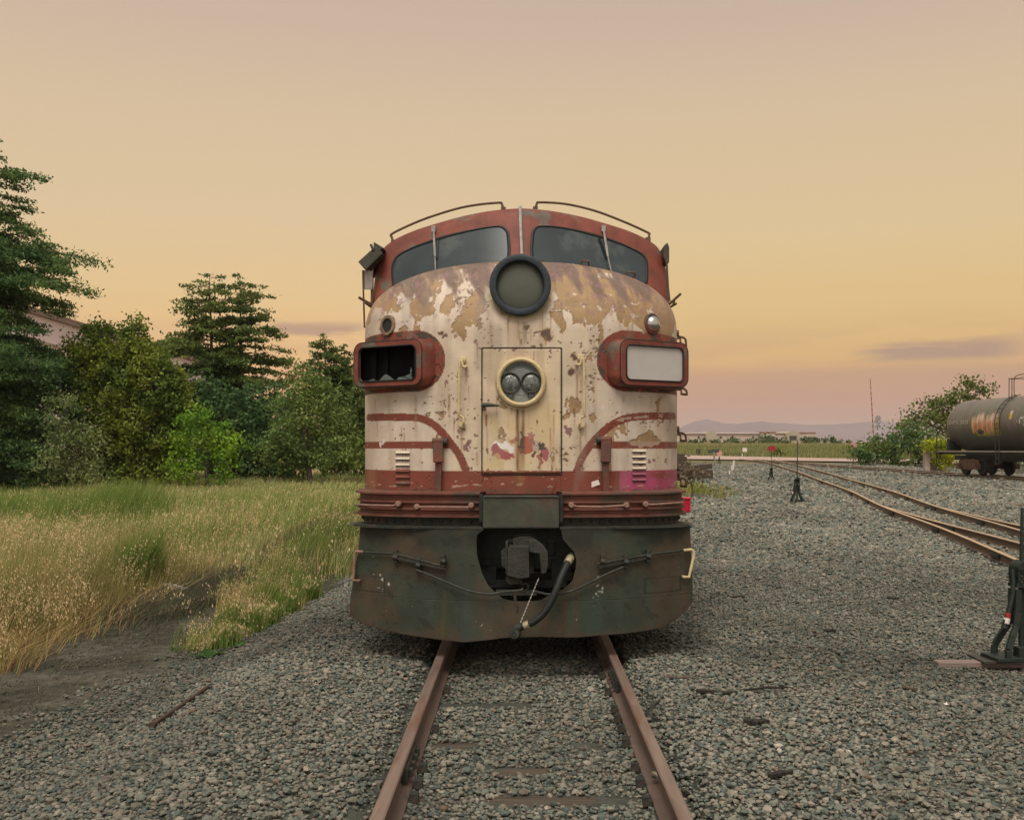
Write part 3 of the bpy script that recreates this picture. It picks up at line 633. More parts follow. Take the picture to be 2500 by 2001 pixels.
def paint(x, z):
    """colour of the peeling livery at (x, z) on the nose front, in metres"""
    x = np.asarray(x, float); z = np.asarray(z, float); n = x.shape
    wx = x+(fbm(x*22, z*22, 4, 3)-.5)*.07; wz = z+(fbm(x*22, z*22, 4, 9)-.5)*.07
    lx = x+(fbm(x*60, z*60, 2, 33)-.5)*.006; lz = z+(fbm(x*60, z*60, 2, 39)-.5)*.006
    c = np.empty(n+(3,)); c[...] = WHITE
    def put(mask, rgb, a=1.0):
        k = np.clip(np.asarray(mask, float)*a, 0, 1)[..., None]; c[...] = c*(1-k)+np.asarray(rgb)*k
    big = fbm(x*2.3, z*2.3, 4, 5); fine = fbm(x*40, z*40, 4, 7); mid = fbm(x*10, z*10, 4, 12)
    put(sm(.95, .30, np.abs(x))*sm(3.2, 2.6, z)*.75, CREAM)
    put(sm(.5, .7, fbm(x*3, z*2, 3, 41))*sm(.8, .2, np.abs(x)), (.62, .47, .24), .55)
    put(sm(.46, .66, big), (.60, .47, .38), .4)
    put(sm(.52, .72, fbm(x*14, z*2.2, 4, 21)), (.52, .43, .33), .25)
    put(sm(.50, .74, fbm(x*11, z*1.1, 4, 23)), (.38, .28, .18), .38); put(sm(.48, .70, fbm(x*2.1, z*2.8, 4, 24)), (.46, .36, .26), .30)
    # peeled zones: tan primer with pale rims, purple-brown weathering that thickens towards the windshield
    g = sm(2.92, 3.40, z+.10*np.abs(x)); tn = fbm(x*6.5, z*3.6, 5, 55)+.10*fine
    def tanmask(wx_, wz_, q=0.0):
        t_ = np.zeros(n, bool)
        for P in TANS: t_ |= in_poly(wx_, wz_, P)
        return t_ | (tn+.42*g*sm(-.1, .3, x*x) > .80+q)
    tan = tanmask(wx, wz); ed = (tanmask(wx, wz-.009, -.008) | tanmask(wx+.006, wz)) & ~tan
    put(tan, (.36, .235, .115)); put(tan & (fbm(x*9, z*9, 4, 61) > .56), (.29, .18, .10), .6)
    put(ed & (fbm(x*30, z*30, 3, 63) > .42), (.17, .10, .065), .75)  # dark rim painted as the shadow line under the paint flakes
    rim = fbm(wx*16, wz*16, 4, 77)
    put(tan & (rim > .74), (.60, .50, .42)); relief = tan*1.0
    pw = fbm(x*13+z*4, z*4, 5, 88)+.34*sm(3.06, 3.52, z+.07*np.abs(x))
    put(sm(.58, .70, pw)*sm(2.95, 3.2, z), (.235, .150, .105), .82)
    put(sm(.66, .80, pw+.16*(fine-.5))*sm(3.0, 3.2, z), (.145, .095, .075), .75)
    put(sm(.62, .66, fbm(x*17, z*17, 4, 91))*sm(2.85, 3.1, z), (.27, .15, .15), .6)
    drip = fbm(x*20, z*1.6, 4, 95); put(sm(.60, .68, drip)*sm(3.0, 3.25, z), (.20, .13, .10), .45)
    put(sm(1.15, 1.5, np.abs(x))*sm(2.7, 3.1, z), (.36, .24, .17), .55)
    # chipped edges: many small rust specks in loose bands either side of the door
    for q_ in range(64):                                  # thin rust runs
        rx = float(_hash(np.array(q_), np.array(3), 7)*2.9-1.45); rz0 = 1.75+1.5*float(_hash(np.array(q_), np.array(5), 9)); ln = .10+.30*float(_hash(np.array(q_), np.array(8), 4)); rw = .003+.004*float(_hash(np.array(q_), np.array(2), 6))
        put(np.exp(-((x-rx-.005*(fbm(z*9+rx*50, z*0, 2, 145)-.5))/rw)**2)*sm(rz0-ln, rz0-.2*ln, z)*sm(rz0+.01, rz0-.005, z), (.30, .15, .06), .78)
    dens = (np.exp(-((np.abs(x)-.55)/.20)**2)*.9+np.exp(-((z-2.06)/.08)**2)*.6*(np.abs(x) > .3)+.25*sm(2.5, 2.9, z)+np.exp(-((z-2.72)/.05)**2)*.4)*sm(.36, .66, fbm(x*3, z*3, 3, 105))*1.5
    sp = fbm(x*34, z*34, 3, 101)+.13*dens*fbm(x*4, z*4, 3, 103)*1.6
    relief = np.maximum(relief, (sp > .825)*.8); put((sp > .825), (.18, .095, .06), .85); put((sp > .80) & (sp <= .825), (.48, .38, .28), .6)
    put((fbm(x*75, z*75, 2, 107) > .955), (.16, .09, .06), .8)
    # red livery
    band = lz < 1.604
    st1 = (lz > 1.800) & (lz < 1.866) & ((lx < np.interp(lz, [p[1] for p in SWL[::-1]], [p[0] for p in SWL[::-1]])) | (lx > np.interp(lz, [p[1] for p in SWR[::-1]], [p[0] for p in SWR[::-1]])))
    sw = (seg_dist(lx, lz, SWL) < .034) | (seg_dist(lx, lz, SWR) < .034)
    ax = np.abs(lx); r = .276; cz = 2.588
    board = ((np.abs(lz-cz) < r) & (ax > .95)) | (np.hypot(ax-.95, lz-cz) < r)
    red = band | st1 | sw | board
    rc = np.empty(n+(3,)); rc[...] = RED
    k = sm(.45, .7, mid)[..., None]; rc = rc*(1-.35*k)+np.array((.20, .075, .045))*.35*k
    k = ((z < 1.62) & (x > .885))[..., None]*sm(.2, .6, fbm(x*3, z*6, 3, 15))[..., None]; rc = rc*(1-k)+np.array((.40, .07, .15))*k
    k = ((z < 1.62) & (x < -1.0))[..., None]*sm(.4, .65, fbm(x*8, z*1.5, 3, 16))[..., None]*.6; rc = rc*(1-k)+np.array((.30, .13, .075))*k
    wear = (fbm(x*26, z*26, 4, 111) > .80) | ((np.abs(seg_dist(x, z, SWR)-.0) < .010+.012*fine) & (fbm(x*14, z*40, 3, 113) > .62) & (x > .85) & (z > 2.0))
    wear |= band & (np.abs(z-1.475) < .02) & (fbm(x*12, z*60, 3, 115) > .70)
    wear |= st1 & (x > .95) & in_poly(wx, wz, TANS[11])
    rc[wear] = (.40, .28, .20)
    dk = board & (fbm(x*18, z*18, 4, 117)+.25*(np.abs(np.hypot(np.maximum(.95-np.abs(x), 0), z-cz)-.235) < .035) > .78); rc[dk] = (.07, .055, .04)
    c[red] = rc[red]
    # door wounds
    D = lambda px, py: nh(px, py)
    def blob(px, py, rx, ry, rgb, a=1.0, s=1):
        p = D(px, py); d = np.hypot((wx-p.x)/(rx*8.95/FPX), (wz-p.z)/(ry*8.95/FPX)); put(d+.6*(fbm(x*30, z*30, 3, 200+s)-.5) < 1, rgb, a)
    blob(1228,1088,22,10,(.80,.76,.74)); blob(1216,1103,17,17,(.34,.13,.13)); blob(1238,1112,13,9,(.36,.11,.10)); blob(1248,1094,7,10,(.78,.72,.68))
    blob(1286,1086,13,20,(.40,.13,.09)); blob(1294,1064,8,7,(.42,.20,.17)); blob(1308,1092,10,14,(.44,.36,.30)); blob(1330,1110,9,15,(.37,.12,.14)); blob(1319,1122,6,14,(.38,.13,.12))
    blob(1272,1083,6.5,24,(.10,.10,.085)); blob(1256,1072,6,8,(.42,.20,.12)); blob(1298,1078,6,9,(.34,.15,.12))
    blob(1205,1040,8,25,(.58,.46,.22),.5,2); blob(1215,1125,18,18,(.60,.50,.24),.5,3)
    for p, rr, k in CH:
        d = np.hypot(wx-p.x, (wz-p.z)*1.0)/rr+.9*(fbm(x*45, z*45, 3, 131)-.5)
        put(d < 1, [(.085, .045, .03), (.06, .052, .04), (.22, .11, .10), (.66, .60, .56)][k], .92)
        if k == 0: put((d < 1.35) & (d >= 1), (.40, .24, .12), .6)
    for sx, zt, zb, w, s, rgb in ST:
        q = np.exp(-((x-sx+.006*(fbm(z*9+sx*50, z*0, 2, 140)-.5))/w)**2)*sm(zb, zb+.35*(zt-zb), z)*sm(zt+.01, zt-.01, z)
        put(q*(.6+.8*(fbm(x*60, z*6, 3, 143)-.2)), rgb, s)
    put(np.exp(-((z-Z0-.02)/.03)**2)*sm(.4, .6, fine), (.10, .07, .05), .7)
    rr = np.hypot(x-HLX, z-HLZ); put(sm(.36, .285, rr)*sm(.1, -.25, z-HLZ), (.33, .28, .13), .8)      # grime under the headlight rim
    put(sm(.62, .75, fbm(x*4, z*1.1, 4, 151))*.35, (.25, .2, .15))
    return c, relief

loco = thing("locomotive", "abandoned streamlined diesel locomotive with peeling red and cream paint facing the viewer", "locomotive", (0, 9, 0))
# ---- nose and sides as one shell
u = np.linspace(-1, 1, 620); ang = np.sign(u)*np.abs(u)**1.0*math.pi/2
zl = np.linspace(Z0, ZD, 205); zd = ZD+HD*np.sin(np.linspace(0, 1, 140)[1:]*math.pi/2*.975); zs = np.r_[zl, zd]
w, a = nose_dims(zs); sx = np.sign(np.sin(ang))*np.abs(np.sin(ang))**(2/NP); cy = np.abs(np.cos(ang))**(2/NP)
# resample the plan curve evenly
px_, py_ = NW*sx, -NA*cy; s = np.r_[0, np.cumsum(np.hypot(np.diff(px_), np.diff(py_)))]; si = np.linspace(0, s[-1], 640)
sx = np.interp(si, s, px_)/NW; cy = np.interp(si, s, py_)/-NA
X = w[:, None]*sx[None]; Y = NB-a[:, None]*cy[None]; Z = np.repeat(zs[:, None], len(si), 1)
back = np.array([ZEND, 17.0, 11.0])
Xb = np.repeat(-w[:, None], 3, 1); Yb = np.repeat(back[None], len(zs), 0); Zb = np.repeat(zs[:, None], 3, 1)
X = np.hstack([Xb, X, -Xb[:, ::-1]]); Y = np.hstack([Yb, Y, Yb[:, ::-1]]); Z = np.hstack([Zb, Z, Zb])
Y = Y+.004*(fbm(X*3, Z*3, 3, 301)-.5)*2
def add_relief(o, r):
    at = o.data.attributes.new("peel", 'FLOAT', 'POINT'); at.data.foreach_set('value', (1-np.asarray(r, np.float32)).ravel().astype(np.float32))
PC, PR = paint(X, Z)
body = np_mesh("nose_body", np.stack([X, Y, Z], -1).reshape(-1, 3), grid_faces(*X.shape), M['paint'], loco, cols=PC.reshape(-1, 3), smooth=True); add_relief(body, PR)
# ---- cab and long roof
half = [(1.535,2.8),(1.535,3.45),(1.528,3.60),(1.505,3.79),(1.475,3.86),(1.437,3.92),(1.38,3.965),(1.307,4.005),(1.12,4.075),(.90,4.13),(.611,4.192),(.30,4.232),(0,4.246)]
prof = catmull([Vector((x, 0, z)) for x, z in half[1:]], 5); prof = [Vector((1.535, 0, 2.8))]+prof
prof = [Vector((-p.x, 0, p.z)) for p in prof[:-1]]+prof[::-1]
PX = np.array([p.x for p in prof]); PZ = np.array([p.z for p in prof])
def ring(sc, dy, y=None):
    x = PX*sc; z = 3.5+(PZ-3.5)*(sc if sc == 1 else 1-(1-sc)*1.6)
    z = np.maximum(z, 2.8)
    return np.stack([x, (cab_y(x, z)+dy) if y is None else np.full_like(x, y), z], 1)
rings = [ring(1, 0, ZEND), ring(1, 0, 16), ring(1, 0, 11.2), ring(1, .16), ring(.997, .10), ring(.988, .055), ring(.972, .02), ring(.95, .004)]+[ring(k, 0) for k in (.9, .8, .65, .45, .2, .02)]
rr = np.concatenate(rings).reshape(len(rings), -1, 3)
cab = np_mesh("cab", rr.reshape(-1, 3), grid_faces(*rr.shape[:2]), M['red'], loco, smooth=True)
for sx_ in (-1, 1):
    w_ = MB().add([(sx_*1.545, y, z) for y, z in ((10.95, 3.32), (12.15, 3.32), (12.15, 3.82), (11.05, 3.82))], [(0, 1, 2, 3)]).build("side_window", M['wind'], loco)
    f_ = MB().tube([(sx_*1.548, y, z) for y, z in ((10.95, 3.32), (12.15, 3.32), (12.15, 3.82), (11.05, 3.82), (10.95, 3.32))], .022, 8, False).tube([(sx_*1.548, 11.6, 3.32), (sx_*1.548, 11.6, 3.82)], .015, 6); f_.build("window_frame", M['rubber'], w_, smooth=True)
    MB().tube([(sx_*1.60, y, z) for y, z in ((12.55, 1.5), (12.55, 3.3))], .014, 6).tube([(sx_*1.60, y, z) for y, z in ((13.35, 1.5), (13.35, 3.3))], .014, 6).build("door_handrail", M['rust'], loco)
    MB().tube([(sx_*1.560, y, z) for y, z in ((12.6, 1.42), (12.6, 3.5), (13.3, 3.5), (13.3, 1.42))], .008, 6).build("side_door_gap", M['black'], loco)
    for k_ in range(4): MB().lathe([(.22, 0), (.25, .01), (.25, .03), (.20, .035), (.20, .005), (0, .005)], (sx_*1.555, 14.6+2.2*k_, 2.75), (sx_, 0, 0), 28).build("porthole", M['dred'], loco, smooth=True)
MB().box((0, 17.4, .95), (2.7, 13.0, .9)).build("underframe", M['black'], loco)
MB().box((0, ZEND+.02, 2.6), (2.9, .04, 2.6)).build("rear_wall", M['dred'], loco)
for ty in (12.6, 20.6):                                  # trucks
    tr_ = MB()
    for sx_ in (-1, 1):
        tr_.box((sx_*1.02, ty, .55), (.16, 3.3, .32)); 
        for yy in (-1.25, 1.25): tr_.box((sx_*1.03, ty+yy, .5), (.26, .42, .42))
    tr_.box((0, ty, .62), (2.0, .5, .3)); t_ = tr_.build("truck_frame", M['black'], loco, bevel=.02)
    for yy in (-1.25, 1.25):
        for sx_ in (-1, 1): MB().lathe([(.0, -.07), (.40, -.07), (.53, -.06), (.53, .04), (.55, .05), (.55, .08), (0, .08)], (.03+sx_*.77, ty+yy, .50), (-sx_, 0, 0), 32).build("wheel", M['iron'], t_, smooth=True)
        MB().tube([(-.75, ty+yy, .5), (.75, ty+yy, .5)], .08).build("axle", M['iron'], t_)
# ---- windshields
WL = [(965,699),(961.5,672),(962,650),(967,635),(978,622),(1012,605),(1059.7,589),(1107,575),(1164,561.5),(1205,555),(1222,556),(1232,563),(1237.5,577),(1238.4,628),(1217.5,638.8),(1126,662.6),(1050,681.6),(993,697.7),(974,701)]
WR = [(1302,625),(1303,580),(1306,565),(1314,556),(1330,554),(1374,558),(1431,571),(1488,588),(1526,601.7),(1560,618),(1572,630),(1576,645),(1576,680),(1572,690),(1560,693.5),(1549,692),(1507,677.8),(1431,657),(1322.8,638)]
def windshield(pts, label):
    P = [ch(*p) for p in pts]
    P = [p for p in P]; n = len(P)
    cl = []                                              # smooth closed outline
    for i in range(n):
        a, b, c_, d = P[i-1], P[i], P[(i+1) % n], P[(i+2) % n]
        for t in (0, .34, .67): cl.append(.5*((2*b)+(c_-a)*t+(2*a-5*b+4*c_-d)*t*t+(3*b-a-3*c_+d)*t**3))
    cen = sum(cl, Vector())/len(cl); N_ = len(cl)
    def rg(k, dy): 
        out = []
        for p in cl:
            d = Vector((p.x-cen.x, 0, p.z-cen.z)); q = p+d.normalized()*k
            out.append(Vector((q.x, float(cab_y(q.x, q.z))+dy, q.z)))
        return out
    fr_ = MB().loft([rg(.030, .004), rg(.026, -.016), rg(.010, -.020), rg(-.002, -.012), rg(-.006, .0)], caps=False).build("windshield_frame", M['rubber'], loco, smooth=True, label=label+" rubber frame")
    gl = MB(); ri = [rg(-.004, -.008)]; 
    base = ri[0]
    for k in (.8, .55, .3, .1):
        r_ = []
        for p in base:
            q = cen+(p-cen)*k; q.y = float(cab_y(q.x, q.z))-.008; r_.append(q)
        ri.append(r_)
    gl.loft(ri, caps=False); gl.f.append(tuple(range(4*N_, 5*N_)))
    gl.build("windshield_glass", M['wind'], fr_, smooth=True)
    return fr_
wl = windshield(WL, "left"); wr = windshield(WR, "right")
def cpt(px, py, off): p = ch(px, py); p.y -= off; return p
for P0, P1, P2, f_ in [((1059,562),(1063,629),(1064,671),wl), ((1473,561),(1483,628),(1493,669),wr)]:
    wp = MB().tube([cpt(*P0, .03), cpt(*P1, .045)], .012, 6).tube([cpt(*P1, .045), cpt(*P2, .028)], .007, 6)
    wp.box(cpt(P0[0], P0[1]-2, .02), (.04, .05, .06)); wp.build("wiper", M['steel'], f_, smooth=True)
b_ = MB()
a1, a2 = cpt(1069,588,.016), cpt(1066,632,.016); b_.bar(a1, a2, .02, .012); b_.build("wiper_blade", M['rubber'], wl)
b_ = MB().bar(cpt(1463,583,.018), cpt(1481,632,.02), .025, .012); b_.build("wiper_blade", M['rubber'], wr)
mp_ = MB().tube([cpt(1270,504,.01)+Vector((0,.02,0)), cpt(1271.5,560,.02), cpt(1274,622,.02)], .017, 8)
mp_.build("centre_strip", M['steel'], loco, smooth=True)
# ---- roof handrails
for pts in ([(961,592),(957,580),(960,569),(1030,537),(1110,511),(1165,500),(1218,495),(1225,498),(1229,511)], [(1307,510),(1311,497),(1318,494),(1380,498),(1450,514),(1520,540),(1580,567),(1585,573),(1582,585)]):
    P = [survey(x, y, 10.36+.16*(abs(x-1270)/310)**1.5) for x, y in pts]
    h = MB().tube(catmull(P, 5), .0125, 8)
    for p in (P[0], P[-1]): h.box(p-Vector((0, 0, .01)), (.05, .05, .06))
    h.build("roof_handrail", M['rust'], loco, smooth=True)
# ---- headlight
hc = survey(1270, 697.5, 8.93)
MB().lathe([(.258, -.9), (.262, -.05), (.268, 0), (.272, .02), (.272, .05), (.262, .066), (.240, .072), (.217, .066), (.207, .045), (.205, -.02)], hc, (0, -1, 0), 72).build("headlight_ring", M['blue'], loco, smooth=True)
lens = MB().lathe([(.209, -.005), (.17, .006), (.1, .014), (.0, .018)], hc, (0, -1, 0), 64).build("headlight_lens", M['lens'], loco, smooth=True)
# ---- class lights
M['dullrim'] = mat('weathered_tan_rim', (.27, .19, .12), .65, var=.3, scale=14, bump=.2, col2=(.12, .07, .04), thr=(.5, .6))
def rimlight(px, py, chrome):
    p = nh(px, py); nrm = Vector((math.copysign(.62, p.x), -.78, .05)).normalized()
    if chrome:
        o = MB().lathe([(.098, -.06), (.098, .012), (.09, .022), (.075, .02), (.070, .0)], p, nrm, 40).build("class_light_rim", M['dred'], loco, smooth=True)
        MB().lathe([(.078, .0), (.070, .035), (.05, .058), (.025, .068), (0, .071)], p, nrm, 40).build("class_light_lens", M['chrome'], o, smooth=True)
    else:
        o = MB().lathe([(.098, -.06), (.098, .012), (.09, .022), (.066, .02), (.062, -.06)], p, nrm, 40).build("class_light_rim", M['dullrim'], loco, smooth=True)
        MB().lathe([(.064, .004), (0, .004)], p, nrm, 40).build("lamp_hole", M['black'], o)
rimlight(948, 795, False); rimlight(1591, 791, True)
# ---- number boards
def rrect(cx, cz, hw, hh, r, n=7):
    out = []
    for qx, qz, a0 in ((1, 1, 0), (-1, 1, 90), (-1, -1, 180), (1, -1, 270)):
        for k in range(n):
            t = R(a0+90*k/(n-1)); out.append((cx+qx*(hw-r)+r*math.cos(t), cz+qz*(hh-r)+r*math.sin(t)))
    return out
M['shard'] = mat('glass_shard', (.10, .125, .115), .25, var=.3, scale=20, bump=0)
for sgn, whole in ((-1, False), (1, True)):
    A = Vector((sgn*.885, 8.90, 0)); B_ = Vector((sgn*1.538, 9.30, 0)); ex = (B_-A).normalized(); W_ = (B_-A).length
    nrm = Vector((sgn*-ex.y*-1, -abs(ex.x), 0)).normalized()
    nrm = Vector((ex.y*sgn, -ex.x*sgn, 0)).normalized(); 
    if nrm.y > 0: nrm = -nrm
    zc = 2.565; C_ = (A+B_)/2+Vector((0, 0, zc)); hw, hh = W_/2, .197
    pt = lambda u, v, d: C_+ex*u+Vector((0, 0, v))+nrm*d
    fr1 = [pt(u, v, .0) for u, v in rrect(0, 0, hw, hh, .085)]
    fr0 = [pt(u, v, -.012) for u, v in rrect(0, 0, hw+.010, hh+.010, .09)]
    mid1 = [pt(u, v, -.05) for u, v in rrect(-.010, 0, hw+.016, hh+.012, .10)]
    bk1 = [p+Vector((0, .14, 0)) for p in [pt(u, v, -.03) for u, v in rrect(-.055, 0, hw+.065, hh+.025, .13)]]
    bk2 = [p+Vector((0, .95, 0)) for p in [pt(u, v, -.03) for u, v in rrect(-.09, 0, hw+.09, hh+.04, .15)]]
    inn = [pt(u, v, .0) for u, v in rrect(.0, .002, hw-.058, hh-.044, .05)]
    inn2 = [pt(u, v, -.02) for u, v in rrect(.0, .002, hw-.060, hh-.046, .05)]
    hb = MB().loft([bk2, bk1, mid1, fr0, fr1, inn, inn2], caps=False).build("number_board", M['red'], loco, smooth=True, label="smashed number board housing" if not whole else "number board housing with milky panel")
    gk = MB(); rg_ = [pt(u, v, .004) for u, v in rrect(0, .002, hw-.056, hh-.042, .05)]; gk.tube(rg_+[rg_[0]], .007, 6, False); gk.build("board_seal", M['rubber'], hb, smooth=True)
    gk = MB(); rg_ = [pt(u, v, -.006) for u, v in rrect(0, 0, hw+.008, hh+.008, .09)]; gk.tube(rg_+[rg_[0]], .005, 6, False); gk.build("frame_seam", M['rubber'], hb, smooth=True)
    if whole:
        pn = MB(); pn.add([pt(u, v, -.010) for u, v in rrect(0, .002, hw-.055, hh-.041, .05)], [tuple(range(28))]); pn.build("number_panel", M['panel'], hb)
    else:
        ib = MB(); ib.add([pt(u, v, 0)+Vector((0, .105, 0)) for u, v in rrect(0, .002, hw-.05, hh-.04, .04)], [tuple(range(28))])
        ib.loft([[pt(u, v, -.02) for u, v in rrect(0, .002, hw-.060, hh-.046, .05)], [pt(u, v, 0)+Vector((0, .105, 0)) for u, v in rrect(0, .002, hw-.05, hh-.04, .05)]], caps=False)
        M['void'] = mat('unlit_black', (.006, .006, .006), .9, var=.2, bump=0, spec=.05); ib.build("board_interior", M['void'], hb)
        br = MB().bar(pt(.20, -.15, -.07), pt(.20, .15, -.07), .06, .03, nrm).bar(pt(.06, -.15, -.075), pt(.06, .15, -.075), .04, .02, nrm); br.build("board_bracket", M['void'], hb)
        sh = MB()
        for poly_ in ([(-.27,-.15),(-.27,-.01),(-.25,-.055),(-.20,-.085),(-.12,-.10),(-.09,-.152)], [(-.08,-.152),(-.04,-.10),(.0,-.055),(.03,-.045),(.06,-.085),(.10,-.152)], [(.14,-.152),(.17,-.105),(.21,-.13),(.24,-.152)], [(-.27,-.02),(-.262,.05),(-.25,-.03)]):
            a_ = [pt(-u*1.0, v, -.015+random.uniform(-.008, .008)) for u, v in [(-sgn*q[0]*sgn, -.152+(q[1]+.152)*.55) for q in poly_]]
            sh.loft([a_, [p-nrm*.006 for p in a_]])
        sh.build("glass_shards", M['shard'], hb)
# ---- nose door
dx0, dx1, dz0, dz1 = nh(1176.5,1000).x, nh(1371,1000).x, 1.572, survey(1270,849,8.92).z
gx = np.linspace(dx0+.008, dx1-.008, 130); gzz = np.linspace(dz0+.008, dz1-.008, 190)
X, Z = np.meshgrid(gx, gzz); Y = nose_y(X, Z)-.014
e = np.minimum(np.minimum(X-gx[0], gx[-1]-X), np.minimum(Z-gzz[0], gzz[-1]-Z)); Y = Y+.022*(e < .001)
DC, DR = paint(X, Z)
door = np_mesh("nose_door", np.stack([X, Y, Z], -1).reshape(-1, 3), grid_faces(*X.shape), M['paint'], loco, cols=DC.reshape(-1, 3)*np.array((1.0, .985, .94)), smooth=True); add_relief(door, DR)
sl = MB()
for (x0, z0, x1, z1) in ((dx0, dz0, dx1, dz0), (dx0, dz1, dx1, dz1), (dx0, dz0, dx0, dz1), (dx1, dz0, dx1, dz1)):
    sl.tube([(x_, float(nose_y(x_, z_))-.004, z_) for x_, z_ in zip(np.linspace(x0, x1, 14), np.linspace(z0, z1, 14))], .0058, 6)
sl.build("door_seal", M['black'], door)
lc = survey(1271.8, 933, 8.90)
ringo = MB().lathe([(.222, .0), (.224, .02), (.214, .045), (.198, .052), (.184, .044), (.178, .02), (.176, -.06)], lc, (0, -1, 0), 72).build("lamp_ring", M['cream'], door, smooth=True)
M['reflector'] = mat('lamp_mount_plate', (.19, .205, .19), .45, var=.3, scale=12, bump=.05)
MB().lathe([(.180, .001), (.12, .001), (.11, .004), (0, .004)], lc, (0, -1, 0), 48).build("lamp_plate", M['reflector'], door)
M['sealed'] = mat('sealed_beam_glass', (.115, .125, .115), .10, .0, var=.6, scale=30, bump=.12, spec=.9, col2=(.30, .31, .29), thr=(.56, .64), scale2=16)  # paler second colour painted into the glass for its reflection of the horizon
for cx_ in (-.094, .090):
    c_ = lc+Vector((cx_, -.006, -.006 if cx_ < 0 else -.004))
    MB().lathe([(.092, -.02), (.092, .012), (.087, .018), (.079, .014), (.077, .0)], c_, (0, -1, 0), 40).build("lamp_bezel", M['iron'], door, smooth=True)
    MB().lathe([(.080, -.002), (.06, .010), (.03, .016), (.016, .018), (.014, .024), (.0, .024)], c_, (0, -1, 0), 40).build("lamp_bulb", M['sealed'], door, smooth=True)
    MB().tube([c_+Vector((-.025, -.01, -.092)), c_+Vector((-.025, -.01, -.125)), c_+Vector((.025, -.01, -.125)), c_+Vector((.025, -.01, -.092))], .008, 6).build("lamp_clip", M['iron'], door)
lp = MB()
for i in range(30):
    t0 = R(40+100*i/30); t1 = R(40+100*(i+1)/30); d0 = .022+.022*random.random()
    lp.add([lc+Vector((math.cos(t)*r_, -.012, math.sin(t)*r_)) for t, r_ in ((t0, .18), (t1, .18), (t1, .18-d0), (t0, .18-.02-.015*random.random()))], [(0, 1, 2, 3)])
lp.build("lamp_glass_remnant", M['shard'], door)
hp = nh(1182, 990)+Vector((0, -.03, 0))
h = MB().tube([hp+Vector((-.01, .02, 0)), hp+Vector((0, -.045, 0))], .020, 10).tube([hp+Vector((-.012, -.045, .002)), hp+Vector((.045, -.05, .004)), hp+Vector((.14, -.04, -.004))], [.02, .019, .008], 10)
h.build("door_handle", M['cover'], door, smooth=True)
# ---- nose grab irons
for px, y0, y1, s_ in ((1123, 878, 1040, -1), (1424, 873, 1042, 1)):
    a_ = nh(px-s_*3, y0+4); b2 = nh(px, y1-6); a_.y -= .055; b2.y -= .055
    o = MB()
    lo = [a_+Vector((-s_*.045, .05, -.045)), a_+Vector((-s_*.045, 0, -.05)), a_+Vector((-s_*.02, -.01, -.05)), a_+Vector((-s_*.005, -.012, 0)), a_+Vector((s_*.012, -.01, -.06)), b2+Vector((s_*.006, -.008, .11)), b2+Vector((s_*.01, -.005, .08)), b2+Vector((-s_*.03, 0, .05)), b2+Vector((-s_*.035, 0, .0)), b2+Vector((-s_*.02, .05, -.02))]
    o.tube(catmull(lo, 4), .0115, 8)
    for q in (a_+Vector((-s_*.015, .03, .012)), b2+Vector((-s_*.018, .03, -.012))): o.lathe([(.03, -.03), (.03, .012), (.022, .02), (.010, .02), (.010, .03), (0, .03)], q, (0, -1, 0), 16)
    o.build("nose_grab_iron", M['cream'], loco, smooth=True)
# ---- louvers
M['slat_white'] = mat('white_paint', (.60, .50, .39), .6, var=.12, scale=9, bump=.1); M['slat_pink'] = mat('magenta_stained_paint', (.30, .09, .13), .6, var=.2, scale=9, bump=.1)
for x0, x1, y0, y1, low in ((966,1000,1104,1178,'red'),(1544,1577,1100,1170,'slat_pink')):
    lo = None
    for i in range(6):
        y = y0+(y1-y0)*i/5; lv = MB()
        a_ = nh(x0, y); b2 = nh(x1, y); up = Vector((0, 0, 1))
        q = [a_+Vector((0, -.002, .014)), b2+Vector((0, -.002, .014)), b2+Vector((0, -.020, -.008)), a_+Vector((0, -.020, -.008)), b2+Vector((0, .004, -.012)), a_+Vector((0, .004, -.012))]
        lv.add(q, [(0, 1, 2, 3), (3, 2, 4, 5), (0, 3, 5), (1, 4, 2)])
        o = lv.build("louver_slat", M['slat_white' if a_.z > 1.604 else low], loco)
        MB().bar(a_+Vector((.003, -.010, -.015)), b2+Vector((-.003, -.010, -.015)), .008, .010, (0, 1, 0)).build("slat_shadow_bar", M['black'], o)  # black bar standing in for the shadow under each slat
# ---- hose strap posts
for cx0, top, s_ in ((1070, 1078, -1), (1479, 1074, 1)):
    p0 = nh(cx0, top); p1 = nh(cx0+s_*-2, 1128); p2 = nh(cx0+s_*0, 1200)
    o = MB(); dy = .055
    o.bar(p0+Vector((0, -dy, 0)), p1+Vector((0, -dy-.01, 0)), .092, .05, (0, 1, 0)).bar(p1+Vector((0, -dy+.012, .0)), p2+Vector((0, -dy+.018, 0)), .058, .04, (0, 1, 0))
    o.tube([p0+Vector((-.05, -dy, .006)), p0+Vector((.05, -dy, .006))], .028, 10)
    o.box(p1+Vector((0, -.02, .02)), (.05, .10, .05)).box(p2+Vector((0, -.015, .03)), (.05, .08, .05))
    q = o.build("strap_post", M['dred'], loco, bevel=.006)
    MB().lathe([(.035, -.03), (.035, .03), (0, .03)], p0+Vector((s_*-.055, -dy+.015, -.0)), (-s_, 0, 0), 16).build("strap_bolt", M['iron'], q, smooth=True)
o = nh(1452, 1180); MB().box(o+Vector((0, -.004, 0)), (.082, .004, .046), Matrix.Rotation(R(-18), 3, 'Y')).build("paper_sticker", M['white'], loco)
